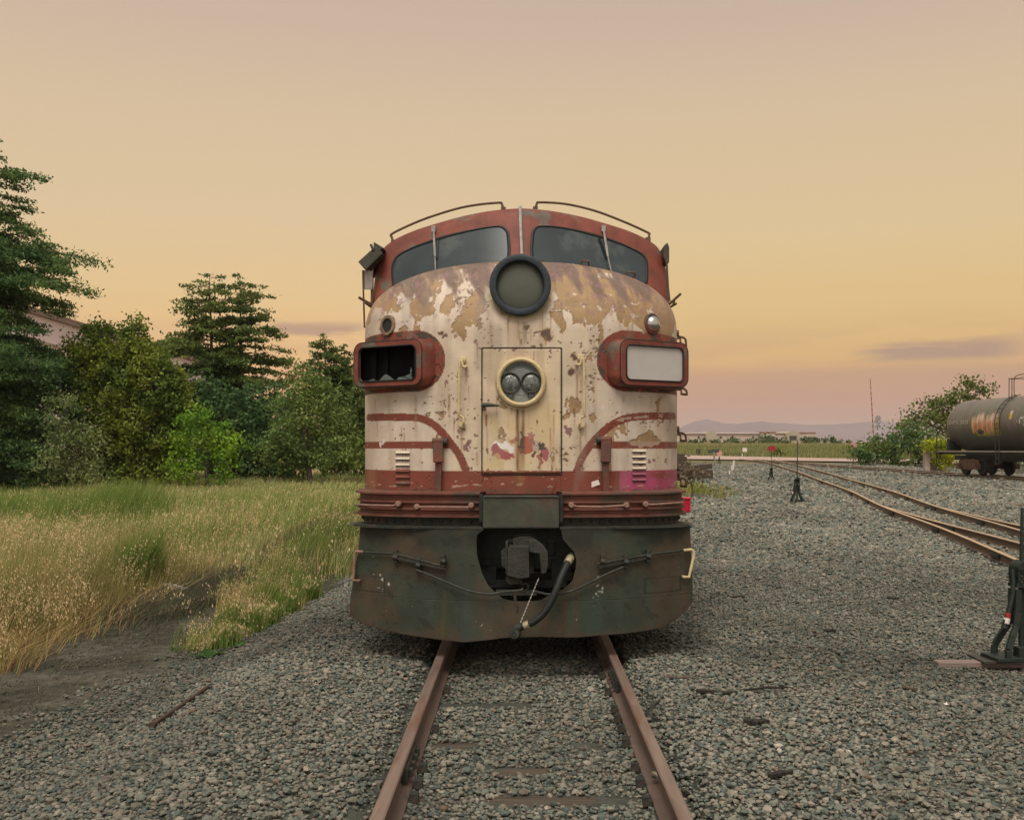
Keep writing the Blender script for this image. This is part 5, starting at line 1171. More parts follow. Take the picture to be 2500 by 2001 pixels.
scrap(1795, 1462, 0.22, 0.021, .1, M['scrap'], "wood_scrap", "dark splinter right of the pilot", "wood scrap", G_, .02)
scrap(1850, 1772, 0.17, 0.056, .12, M['scrap'], "wood_scrap", "dark weathered scrap low in the gravel between rail and switch stand", "wood scrap", G_)
scrap(2340, 1212, 0.22, 0.070, -.4, M['scrap'], "wood_scrap", "black lump of timber beyond the yard tracks", "wood scrap", G_, .09)
scrap(1660, 1662, 0.26, 0.015, -.08, M['scrapwood'], "wood_scrap", "pale stick just right of the rail below the pilot", "wood scrap", G_, .015)
scrap(1905, 1900, 0.16, 0.04, .5, M['scrap'], "wood_scrap", "dark scrap near the bottom of the picture right of the rail", "wood scrap", G_)
scrap(1540, 1752+60, 0.09, 0.035, .4, M['scrap'], "wood_scrap", "dark crumb of wood between the rails", "wood scrap", G_)
scrap(2310, 1728, 0.05, 0.028, 1.3, M['white'], "paper_scrap", "white paper scrap in front of the switch stand", "paper", None, .008)
scrap(2118, 1256, 0.32, 0.049, -.05, M['white'], "paper_scrap", "white flat scrap next to the near yard rail", "paper", None, .02)
scrap(1690, 1263, 0.79, 0.035, .05, M['white'], "white_board", "long white board lying beyond the red crate", "board", None, .02)
# rusty pipe on the left gravel
a, b = ground_at(370, 1785), ground_at(508, 1690); a.z += .045; b.z += .05
M['piperust'] = mat('dark_rust', (.075, .050, .034), .8, var=.3, scale=14, bump=.3)
pp = thing("rusty_pipe", "thin rusty pipe lying on the gravel at lower left", "pipe", a); d = (b-a).normalized()
MB().tube([a, b], .017, 10).tube([a-d*.005, a+d*.05], .026, 10).tube([a+(b-a)*.55, a+(b-a)*.60], .021, 10).build("pipe_body", M['piperust'], pp, smooth=True)
# crumpled paper on the left path
a = ground_at(428, 1452); V = []; n = 9
pg = [(-.22,.16),(-.16,.13),(-.02,.02),(.06,.05),(.13,.03),(.17,-.04),(.11,-.08),(.03,-.075),(-.05,-.02),(-.15,.06)]
o = MB(); top = [Vector((x*1.1, y*.5+.02, .06+.6*max(y, 0)+random.uniform(-.015, .03))) for x, y in pg]; c = sum(top, Vector())/len(top)+Vector((0, 0, .05))
for i in range(len(top)):
    o.add([top[i], top[(i+1) % len(top)], c], [(0, 1, 2)]); o.add([top[i]-Vector((0, 0, .012)), c-Vector((0, 0, .012)), top[(i+1) % len(top)]-Vector((0, 0, .012))], [(0, 1, 2)])
ob = o.build("crumpled_paper", M['white']); ob.location = a+Vector((0, 0, .02)); BASE[ob.name] = a; tag(ob, "crumpled whitish paper lying in the weeds on the left path", "paper")
# drink can against the outside of the right rail
p = survey(1612, 1806, 5.82); p.z = -.085
cn = MB().lathe([(.0, -.055), (.026, -.06), (.030, -.058), (.033, -.048), (.033, .045), (.029, .056), (.0275, .060), (.025, .056), (0, .052)], p, (.35, -.93, .1), 20)
tag(cn.build("drink_can", M['chrome'], loc=p, smooth=True), "empty drink can lying against the outside of the right rail", "can")

# square pale sign by the bushes and the road sign beyond the road
def post_sign(px, ybase, ytop, w, h, m_, label, Yd=None, col=None):
    a = survey(px, ybase, Yd); g = float(gz(a.x, a.y, False)); s_ = FPX/Yd
    t = thing("road_sign", label, "road sign", (a.x, Yd, g)); tp = survey(px, ytop, Yd)
    MB().tube([(a.x, Yd, g), (tp.x, Yd, tp.z)], .05, 6).build("sign_post", M['steel' if col is None else col], t)
    MB().box((tp.x, Yd-.07, tp.z-h/s_/2), (w/s_, .03, h/s_)).build("sign_face", m_, t); return t
post_sign(2083, 1132, 1079, 16, 13, M['target_pink'], "square sign with its dusty pink back on a thin post beside the right bushes", 84, 'railside')
post_sign(1818, 1120, 1093, 11, 9.5, M['white'], "small white sign on a post beyond the road", 122)
for px, y0, y1, lab in ((1812, 1119, 1107, "white marker post beyond the road at the foot of the small sign"), (1897, 1121, 1102, "white marker post beside the round bush beyond the road")):
    a = survey(px, y0, 121); s_ = FPX/121; o = MB().box((0, 0, (y0-y1)/s_/2), (2.6/s_, .15, (y0-y1)/s_)); ob = o.build("marker_post", M['white']); ob.location = a; BASE[ob.name] = a; tag(ob, lab, "post", "white marker posts along the road")
for i, px in enumerate((1701, 1706, 1708)):
    a = survey(px, 1108, 124); ob = MB().box((0, 0, .3), (.16, .16, .62)).build("field_post", M['tie']); ob.location = a; BASE[ob.name] = a; tag(ob, "dark weathered field post standing beyond the road", "post", "dark field posts beyond the road")
for i in range(9):
    px = 1768+i*7+random.uniform(-1, 1); a = survey(px, 1114+.3*i, 125-.6*i); ob = MB().bar((0, 0, 0), (random.uniform(.1, .35), 0, .45), .12, .10, (0, 1, 0)).build("fence_stub", M['tie']); ob.location = a; BASE[ob.name] = a; tag(ob, "leaning fence stub in the low row beyond the road", "post", "row of leaning fence stubs beyond the road")
# level crossing arm and crossbuck
Yg = 88; s_ = FPX/Yg; a = survey(2134, 1092, Yg); g = float(gz(a.x, Yg, False))
cg = thing("crossing_gate", "raised red and white level crossing arm above the bushes", "crossing gate", (a.x, Yg, g)); b, tp = survey(2133, 1070, Yg), survey(2124.5, 923, Yg)
MB().box((a.x, Yg, g+.7), (.5, .5, 1.4)).tube([(a.x, Yg, g), (a.x, Yg, b.z)], .09, 8).build("gate_post", M['steel'], cg)
M['armwhite'] = mat('dirty_white_paint', (.36, .31, .28), .7, var=.15, scale=8, bump=0)
for k in range(22):
    p, q = b+(tp-b)*(k/22), b+(tp-b)*((k+1)/22); w = .10*(1-.5*k/22)
    MB().bar(p, q, w, .06, (0, 1, 0)).build("arm_stripe", M['target_red' if k % 2 == 0 else 'armwhite'], cg)
cbk = thing("crossbuck_sign", "white railway crossing crossbuck on a pale post above the bushes", "crossing sign", (survey(2142, 1092, Yg+2).x, Yg+2, g)); c = survey(2143, 1036, Yg+2); s_ = FPX/(Yg+2)
M['crosswhite'] = mat('sign_white', (.52, .52, .52), .6, var=.1, scale=4, bump=0)
MB().tube([(c.x, Yg+2.06, g), (c.x, Yg+2.06, c.z+17/s_)], .06, 6).build("sign_post", M['steel'], cbk)
for sg_ in (-1, 1): MB().bar(c+Vector((-sg_*9/s_, -.04*sg_, -9/s_)), c+Vector((sg_*9/s_, -.04*sg_, 9/s_)), .24, .03, (0, 1, 0)).build("cross_blade", M['crosswhite'], cbk)
MB().lathe([(.24, 0), (.26, .05), (0, .06)], c+Vector((0, 0, 15/s_)), (0, -1, 0), 16).build("bell", M['steel'], cbk)
MB().box(c+Vector((0, -.05, -17/s_)), (12/s_, .04, 4.5/s_)).build("plate_below", M['crosswhite'], cbk)
def text_mesh(txt, size, name, m_, parent, place, extr=.004):
    cu = bpy.data.curves.new(name, 'FONT'); cu.body = txt; cu.size = size; cu.extrude = extr; cu.align_x = 'CENTER'; cu.align_y = 'CENTER'
    ob = bpy.data.objects.new(name, cu); COL.objects.link(ob); dg = bpy.context.evaluated_depsgraph_get(); me = bpy.data.meshes.new_from_object(ob.evaluated_get(dg)); bpy.data.objects.remove(ob)
    off = base_of(parent)
    for v in me.vertices: v.co = place(v.co.x, v.co.y, v.co.z)-off
    me.materials.clear(); me.materials.append(m_); o = bpy.data.objects.new(name, me); return link(o, parent)
M['ink'] = mat('black_letters', (.02, .02, .02), .6, bump=0)
for sg_, tx in ((-1, "CROSSING"), (1, "RAILROAD")):
    th = math.atan2(9, sg_*9) if sg_ > 0 else math.atan2(-9, 9)
    text_mesh(tx, .17, "blade_lettering", M['ink'], cbk, lambda x, y, z, th=th, sg_=sg_: c+Vector((x*math.cos(th)-y*math.sin(th), -.04*sg_-.022-z, x*math.sin(th)+y*math.cos(th))))

# ------------------------------------------------------------------ tank car on the far track
A3 = np.array([[p.x, p.y, p.z] for p in P3r])
def on3(Y): return Vector((float(np.interp(Y, A3[:, 1], A3[:, 0])), Y, float(np.interp(Y, A3[:, 1], A3[:, 2]))))
YE = 57.3; e0 = on3(YE); d3 = (on3(44)-e0); d3.z = 0; d3.normalize(); s3 = Vector((d3.y, -d3.x, 0))
if s3.x > 0: s3 = -s3                                    # s3 points to the viewer's side, d3 towards the camera end
TL, KL = 17.6, 1.72; tank_t = thing("tank_car", "grey brown railway tank car with orange and yellow graffiti on its side", "tank car", (e0.x, e0.y, e0.z))
tp_ = lambda l, s, z: e0+d3*l+s3*s+Vector((0, 0, z))
RT, ZC = 1.42, 2.72
def tank_col(lm, t):                                     # l along the car, t angle from the top towards the viewer
    l = lm/KL; n = l.shape; c = np.empty(n+(3,)); c[...] = (.155, .148, .110)
    def put(m, rgb, a=1.0):
        k = np.clip(np.asarray(m, float)*a, 0, 1)[..., None]; c[...] = c*(1-k)+np.asarray(rgb)*k
    put(sm(.4, .65, fbm(l*7, t*1.0, 4, 700)), (.165, .135, .11), .7)
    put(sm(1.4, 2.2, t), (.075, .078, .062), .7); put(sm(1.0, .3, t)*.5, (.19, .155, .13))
    put(np.exp(-((l-.15)/.10)**2)*sm(.9, 1.1, t)*sm(2.2, 2.0, t), (.60, .34, .03))
    wl_, wt = l+.10*(fbm(l*5, t*6, 3, 702)-.5), t+.10*(fbm(l*9, t*5, 3, 704)-.5)
    top = 1.02+.22*vnoise(l*5.5, l*0, 706)
    lq = l-.33; g = (l > 1.80) & (l < 3.26) & (wt > top) & (wt < 1.98-.18*np.abs(l-2.53))
    put(g*sm(top, top+.35, t), (.62, .42, .33)); put(g*sm(1.35, 1.6, t), (.56, .25, .12)); put(g & (l < 1.88) & (t > 1.3), (.60, .36, .08)); put(g & (np.sin(l*24) > .75) & (t > 1.2), (.66, .48, .30), .6)
    put(((l > 3.05) & (l < 3.45) & (wt > 1.2) & (wt < 2.0) & (fbm(l*4, t*3, 3, 708) > .52)), (.42, .34, .05), .7); put((wt > 1.85) & (wt < 2.02) & (l > 2.0) & (l < 3.3), (.42, .36, .06), .6)
    put(g & (t > 1.5) & (np.abs(np.sin(l*5+t*9)) < .07), (.06, .05, .04), .8); put(((l-2.28)/.2)**2+((t-1.86)/.09)**2 < 1, (.05, .06, .06))
    for lc in (3.95, 5.35): put((np.abs(l-lc) < .07) & (t > 1.12) & (t < 1.46), (.62, .36, .03)); put((np.abs(l-lc) < .07) & (t > 1.12) & (t < 1.24), (.62, .45, .36))
    sc_ = ((l-4.65)/.42)**2+((t-1.52)/.20)**2 < 1; put(sc_ & (np.abs(fbm(l*9, t*9, 2, 710)-.5) < .055), (.56, .54, .52))
    put((fbm(l*2.5, t*5, 4, 712) > .60) & (t > 1.6) & (l > 3.8), (.17, .125, .15), .8); put((fbm(l*9, t*9, 3, 714) > .74) & (l > 5.6) & (t > 1.3), (.45, .43, .42), .7)
    put((fbm(l*24, t*.7, 3, 716) > .64), (.075, .062, .05), .5)
    return c
ls = np.concatenate([np.linspace(0, .60, 12)[:-1], np.linspace(.60, TL-.6, 260), np.linspace(TL-.6, TL, 12)[1:]])
end = np.minimum(ls, TL-ls); rr_ = RT*np.where(end < .6, np.sqrt(np.clip(1-((.6-end)/.6)**2.4, .0, 1))**.8, 1.0); rr_ = np.maximum(rr_, .01)
tt = np.linspace(0, 2*np.pi, 120, endpoint=False); Lg, Tg = np.meshgrid(ls, tt, indexing='ij'); Rg = rr_[:, None]*np.ones_like(Tg)
lip = 1.0+.004*np.exp(-((Lg % 2.2-1.1)/.03)**2); Rg = Rg*lip
s_, z_ = Rg*np.sin(Tg), ZC+Rg*np.cos(Tg)
V = np.array(e0[:])[None, None]+Lg[..., None]*np.array(d3[:])+s_[..., None]*np.array(s3[:])+z_[..., None]*np.array((0, 0, 1))
M['tank'] = mat('sooty_tank_paint', (.1, .09, .07), .5, var=.12, scale=3, bump=.08, bscale=12, attr=True)
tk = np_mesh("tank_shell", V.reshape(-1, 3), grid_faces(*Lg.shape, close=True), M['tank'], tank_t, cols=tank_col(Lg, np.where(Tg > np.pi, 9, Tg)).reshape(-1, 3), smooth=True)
text_mesh("SHPX 3025", .30, "reporting_mark", M['white'], tk, lambda x, y, z: tp_(1.75+x*1.5, (RT+.012)*math.sin(1.47+(-y)/RT), ZC+(RT+.012)*math.cos(1.47+(-y)/RT)), .001)
fr = MB().bar(tp_(.35, 0, 1.02), tp_(TL-.35, 0, 1.02), .5, .5)
for sd in (-1, 1): fr.bar(tp_(-.35, sd*1.38, 1.20), tp_(TL+.35, sd*1.38, 1.20), .12, .16)
fr.build("underframe", M['black'], tank_t)
tr = MB(); tr.bar(tp_(-.35, 1.46, 1.29), tp_(TL+.35, 1.46, 1.29), .05, .07); tr.build("side_sill", M['steel'], tank_t)
bo = MB()
for l0 in (.55, TL-.55):
    for sd in (-1, 1): bo.loft([[tp_(l0-.12, sd*1.42, 1.15), tp_(l0-.12, sd*1.38, 2.0), tp_(l0-.12, sd*.7, 1.5), tp_(l0-.12, sd*.6, 1.15)], [tp_(l0+.12, sd*1.42, 1.15), tp_(l0+.12, sd*1.38, 2.0), tp_(l0+.12, sd*.7, 1.5), tp_(l0+.12, sd*.6, 1.15)]])
bo.build("saddle", M['black'], tank_t)
for l0 in (2.2, TL-2.2):
    t5 = MB()
    for sd in (-1, 1):
        q = [(-.95,.62),(-.9,.80),(-.35,.86),(.35,.86),(.9,.80),(.95,.62),(.72,.56),(.40,.30),(-.40,.30),(-.72,.56)]; t5.loft([[tp_(l0+a_, sd*1.0, b_) for a_, b_ in q], [tp_(l0+a_, sd*1.14, b_) for a_, b_ in q]])
        for yy in (-.86, .86): t5.box(tp_(l0+yy, sd*1.10, .48), (.30, .30, .30))
        for k in (-.18, 0, .18): t5.tube([tp_(l0+k, sd*1.07, .34), tp_(l0+k, sd*1.07, .70)], .08, 8)
    t5.bar(tp_(l0, -1, .62), tp_(l0, 1, .62), .35, .3); tko = t5.build("truck_frame", M['dred' if False else 'rust'], tank_t, bevel=.01)
    for yy in (-.86, .86):
        for sd in (-1, 1): MB().lathe([(0, -.05), (.34, -.05), (.44, -.06), (.458, -.05), (.458, .05), (.485, .06), (.485, .09), (.30, .10), (0, .12)], tp_(l0+yy, sd*.77, .462), -s3*sd, 28).build("wheel", M['black'], tko, smooth=True)
# ladder, walkway, dome
ld = MB(); ll = 3.35*KL
for o_ in (-.21, .21):
    ld.tube([tp_(ll+o_, (RT+.10)*math.sin(t), ZC+(RT+.10)*math.cos(t)) for t in np.linspace(.25, 1.75, 14)]+[tp_(ll+o_*.8, 1.50, 1.3), tp_(ll+o_*.7, 1.50, .62)], .022, 6)
for t in np.linspace(.35, 1.75, 9): ld.tube([tp_(ll-.21, (RT+.10)*math.sin(t), ZC+(RT+.10)*math.cos(t)), tp_(ll+.21, (RT+.10)*math.sin(t), ZC+(RT+.10)*math.cos(t))], .018, 6)
for z in (1.25, .94, .64): ld.tube([tp_(ll-.16, 1.5, z), tp_(ll+.16, 1.5, z)], .02, 6)
ld.tube([tp_(ll+.15, 1.5, .64), tp_(ll+.95, 1.46, 1.3)], .02, 6).tube([tp_(ll+.35, 1.5, .85), tp_(ll+1.25, 1.46, 1.3)], .02, 6)
ld.build("side_ladder", M['iron'], tank_t)
rl = MB(); zt = ZC+RT
for a_, b_ in ((3.2, .9), (3.35, .9), (3.2, -.9), (4.3, .95), (4.3, -.95), (5.6, .95), (5.6, -.95), (7.0, .95)): a_ *= KL; rl.tube([tp_(a_, b_*.8, zt-.25), tp_(a_, b_*.8, zt+.92)], .022, 6)
rl.tube([tp_(5.5, .72, zt+.86), tp_(12, .76, zt+.86)], .020, 6).tube(catmull([tp_(6.0, .74, zt-.1), tp_(6.0, .74, zt+.75), tp_(6.25, .74, zt+.98), tp_(7.5, .76, zt+1.02), tp_(12, .76, zt+1.02)], 4), .022, 6).tube([tp_(5.5, -.72, zt+.86), tp_(5.5, .72, zt+.86)], .02, 6)
rl.build("top_railing", M['rust'], tank_t)
MB().bar(tp_(7.0, 0, zt+.09), tp_(12, 0, zt+.09), 1.35, .10).build("walkway", M['iron'], tank_t)
MB().lathe([(.48, -.2), (.48, .70), (.52, .72), (.52, .82), (.3, .90), (0, .92)], tp_(8.9, 0, zt), (0, 0, 1), 28).build("dome", M['cover'], tank_t, smooth=True)
eb = MB().bar(tp_(-.35, -1.35, 1.22), tp_(-.35, 1.45, 1.22), .16, .14).bar(tp_(-.1, 1.40, 1.22), tp_(-.62, 1.40, 1.22), .5, .05).tube(catmull([tp_(-.6, 1.45, .45), tp_(-.6, 1.45, 2.1), tp_(-.45, 1.43, 2.35), tp_(-.05, 1.40, 2.45)], 5), .03, 6).tube([tp_(-.6, 1.2, 1.2), tp_(-.6, 1.2, 2.0)], .025, 6)
eb.lathe([(.26, -.1), (.26, .25), (0, .25)], tp_(-.25, .5, 1.55), d3, 16).build("end_platform", M['iron'], tank_t)
MB().bar(tp_(.2, 0, .92), tp_(-1.1, 0, .92), .24, .26).build("drawbar_coupler", M['black'], tank_t)
# chain link fence behind the tank car
fe = thing("chain_link_fence", "chain link fence with thin steel posts behind the tank car", "fence", survey(2440, 1140, 70)); 
fw = MB()
for i in range(9):
    b = Vector((29+i*2.4, 72-i*2.2, 0)); g = float(gz(b.x, b.y, False)); 
    MB().tube([(b.x, b.y, g), (b.x, b.y, g+2.1)], .04, 6).build("fence_post", M['steel'], fe)
    if i < 8:
        b2 = Vector((29+(i+1)*2.4, 72-(i+1)*2.2, 0)); g2 = float(gz(b2.x, b2.y, False))
        fw.tube([(b.x, b.y, g+2.08), (b2.x, b2.y, g2+2.08)], .025, 5)
        for k in range(12):
            for fl in (0, 1):
                u0, u1 = k/12, (k+1)/12; z0, z1 = (0, 2.0) if fl else (2.0, 0)
                fw.bar((b.x+(b2.x-b.x)*u0, b.y+(b2.y-b.y)*u0, g+z0), (b.x+(b2.x-b.x)*u1, b.y+(b2.y-b.y)*u1, g2+z1), .012, .012)
fw.build("chain_mesh", M['steel'], fe)

# ------------------------------------------------------------------ far warehouse, hills
M['stucco'] = mat('pale_stucco', (.54, .44, .38), .9, var=.06, scale=.4, bump=0); M['stucco2'] = mat('tan_stucco', (.40, .34, .25), .9, var=.06, scale=.4, bump=0)
M['roofm'] = mat('pale_roof', (.62, .52, .47), .7, var=.05, scale=.3, bump=0); M['tile'] = mat('red_roof_trim', (.33, .16, .12), .8, bump=0); M['dark'] = mat('dark_opening', (.06, .06, .055), .5, bump=0)
YW = 310.0; sW = FPX/YW; wx_ = lambda px: (px-CX)/sW; wz_ = lambda py: CAM_Z-(py-CY)/sW
wh = thing("warehouse", "long pale low warehouse with arched entrances across the dry field", "warehouse", (wx_(1800), YW, wz_(1080)))
def wbox(name, x0, x1, y0, y1, m_, dep=0.0, th=20, par=wh):
    return MB().box(((wx_(x0)+wx_(x1))/2, YW+dep+th/2, (wz_(y0)+wz_(y1))/2), (wx_(x1)-wx_(x0), th, wz_(y0)-wz_(y1))).build(name, m_, par)
zbot = 1084
wbox("long_wall", 1560, 1856, 1058.5, zbot, M['stucco']); wbox("roof_edge", 1558, 1857, 1055.5, 1058.4, M['roofm'], -.5, 21)
def arch(name, x0, x1, ytop, m_, dep, yspring):
    n = 10; pr = [(wx_(x0), wz_(zbot)), (wx_(x1), wz_(zbot)), (wx_(x1), wz_(yspring))]+[(wx_(x0)+(wx_(x1)-wx_(x0))*(1-k/n), wz_(yspring)+(wz_(ytop)-wz_(yspring))*math.sin(math.pi*k/n)**.8) for k in range(1, n)]+[(wx_(x0), wz_(yspring))]
    return MB().loft([[Vector((x, YW+dep, z)) for x, z in pr], [Vector((x, YW+10, z)) for x, z in pr]]).build(name, m_, wh)
a1 = arch("arched_bay", 1720, 1746, 1053, M['stucco2'], -2.5, 1058); 
wbox("office_block", 1854, 1887, 1055, zbot, M['stucco'], -3); wbox("roof_trim", 1853, 1888, 1054, 1056, M['tile'], -3.3, 8)
wbox("office_link", 1887, 1912, 1058.5, zbot, M['stucco'], -2); wbox("roof_trim", 1887, 1912, 1057.5, 1059, M['tile'], -2.3, 8)
a2 = arch("arched_bay", 1911, 1943, 1052.5, M['stucco2'], -4.5, 1058); wbox("end_block", 1943, 1984, 1056, zbot, M['stucco'], -3.2); wbox("roof_trim", 1943, 1985, 1055, 1057, M['tile'], -3.5, 8)
a3 = arch("arched_porch", 1858, 1885, 1062, M['stucco2'], -4.6, 1067); a4 = arch("arched_porch", 1956, 1984, 1062.5, M['stucco2'], -4.6, 1067)
for x0, x1, y0, y1, dp in ((1918,1935,1064,1073,-4.7),(1860,1882,1066,1082,-4.8),(1890,1895,1068,1076,-2.2),(1902,1906,1068,1078,-2.2),(1960,1980,1067,1082,-4.8),(1703,1708,1065,1069,-.2),(1757,1762,1065,1069,-.2),(1836,1841,1065,1069,-.2)):
    wbox("window", x0, x1, y0, y1, M['dark'], dp, .3)
for i, px in enumerate((1870, 1897)): wbox("roof_unit", px-4, px+3, 1052.5, 1056, M['stucco2'], 2, 3)
# hills
hl = [(1560,1066),(1640,1056),(1672,1038),(1700,1027),(1726,1023),(1748,1027),(1770,1034),(1800,1034),(1830,1031),(1860,1028.5),(1885,1031),(1930,1034),(1985,1037),(2030,1036),(2070,1033),(2110,1030),(2150,1028),(2190,1031),(2240,1036),(2300,1041),(2400,1046),(2520,1052),(2700,1058),(3000,1066)]
ex = [(-3500,1062),(-1500,1058),(-200,1050),(300,1046),(800,1052),(1200,1060)]
hp_ = ex+hl; YH = 4200.0; xx = np.array([p[0] for p in hp_], float); yy = np.array([p[1] for p in hp_], float)
px = np.linspace(-3500, 3000, 700); rid = np.interp(px, xx, yy)-1.2*(fbm(px*.05, px*0, 4, 800)-.5)*2; ht = CAM_Z-(rid-CY)*YH/FPX
rows = []
for k, dpth in ((0, -700), (.25, -520), (.55, -330), (.8, -160), (1.0, 0), (.8, 300), (.3, 700), (-.2, 1200)):
    rows.append(np.stack([(px-CX)*YH/FPX, YH+dpth+120*(fbm(px*.012, px*0+k*3, 3, 802)-.5)*(abs(k) < 1), ht*k+(1-k)*2.0+ht*.10*(fbm(px*.03, px*0+k*5, 3, 804)-.5)*(0 < k < 1)], 1))
G = np.stack(rows); M['hill'] = mat('dry_hill', (.20, .145, .15), .95, var=.15, scale=.004, bump=0)
o = np_mesh("hills", G.reshape(-1, 3), grid_faces(*G.shape[:2]), M['hill'], smooth=True, loc=(0, 0, 0)); tag(o, kind="structure")
# ================================================================== trees and shrubs
M['leaf'] = mat('foliage', (.06, .09, .03), .65, var=.35, scale=.9, bump=0, attr=True, tr=.38, spec=.2)
M['bark'] = mat('bark', (.10, .075, .055), .9, var=.3, scale=6, bump=.5)
def leaves(name, P, size, cols, parent=None, aspect=.55, flat=0.0, loc=None, droop=0.0):
    n = len(P); nrm = RNG.normal(size=(n, 3)); nrm[:, 2] += flat*2; nrm /= np.linalg.norm(nrm, axis=1)[:, None]
    t = RNG.normal(size=(n, 3)); t[:, 2] -= droop; u = np.cross(nrm, t); u /= np.linalg.norm(u, axis=1)[:, None]; w = np.cross(u, nrm)
    s = (size*RNG.uniform(.6, 1.35, n))[:, None]
    a, b = w*s, u*s*aspect
    V = np.stack([P-a, P+b-a*.1, P+a, P-b-a*.1], 1).reshape(-1, 3); F = np.arange(4*n).reshape(-1, 4)
    return np_mesh(name, V, F, M['leaf'], parent, cols=np.repeat(cols, 4, 0), loc=loc)
def shade(P, base, alt, k=.45, sc=.8, jit=.5):
    q = fbm(P[:, 0]*sc+P[:, 1]*.5, P[:, 2]*sc*1.2, 3, 900)[:, None]; m = sm(.42, .6, q)*k; c = (np.array(base)*(1-m)+np.array(alt)*m)*np.array((1.75, 1.62, 1.45))
    return c*RNG.uniform(1-jit, 1+jit, (len(P), 1))
def blob_points(ells, Y, dens, clump=.5, per=28, depth=.8, fill=.35):
    """ells: photo ellipses (px, py, rx, ry) of one crown measured at distance Y -> leaf positions grouped in clumps"""
    out = []
    for px, py, rx, ry in ells:
        c = np.array(survey(px, py, Y)[:]); r = np.array((rx*Y/FPX, rx*Y/FPX*depth, ry*Y/FPX)); area = r[0]*r[2]*3.1
        n = max(4, int(area*dens*2.0)); d = RNG.normal(size=(n, 3)); d /= np.linalg.norm(d, axis=1)[:, None]
        rad = np.where(RNG.random(n) < fill, RNG.random(n)**.5, RNG.uniform(.82, 1.06, n))[:, None]
        cc = c+d*rad*r
        k = RNG.integers(per//2, per+per//2, n); cs = np.repeat(cc, k, 0); m = RNG.normal(size=cs.shape)*clump*np.repeat(RNG.uniform(.5, 1.25, n), k)[:, None]*np.array((1, 1, .75))
        out.append(cs+m)
    return np.concatenate(out)
def trunk_of(parent, base, top, r, limbs, bend=.2):
    o = MB(); b, t = Vector(base), Vector(top); mid = b.lerp(t, .5)+Vector((random.uniform(-bend, bend), 0, 0))
    P = catmull([b, mid, t], 6); o.tube(P, [r*(1-.85*i/(len(P)-1)) for i in range(len(P))], 8)
    for q in limbs:
        f = random.uniform(.25, .85); a = P[int(f*(len(P)-1))]; e = Vector(q); m = a.lerp(e, .5)+Vector((0, 0, random.uniform(.0, .4)))
        rr = r*(1-.8*f)*.5; o.tube(catmull([a, m, e], 4), [rr*(1-.8*i/8) for i in range(9)], 6)
    return o.build("trunk", M['bark'], parent, smooth=True)
def broad(name, label, cat, ells, Y, base_px, dens=2.2, clump=.45, per=30, size=.13, base=(.05, .085, .02), alt=(.09, .13, .03), group=None, k=.5, depth=.8, fill=.35, r=.18, aspect=.55, limbs=8):
    bx = survey(base_px[0], base_px[1], Y); g = float(gz(bx.x, Y, False)); t = thing(name, label, cat, (bx.x, Y, g), group)
    P = blob_points(ells, Y, dens, clump, per, depth, fill); P = P[P[:, 2] > g+.05]
    leaves("crown", P, size, shade(P, base, alt, k), t, aspect)
    top = max((survey(e[0], e[1], Y) for e in ells), key=lambda p: p.z)
    lm = [survey(e[0]+random.uniform(-.5, .5)*e[2], e[1]+random.uniform(-.4, .4)*e[3], Y+random.uniform(-.3, .3)) for e in ells for _ in range(max(1, limbs//len(ells)))]
    trunk_of(t, (bx.x, Y, g-.1), top, r, lm); return t
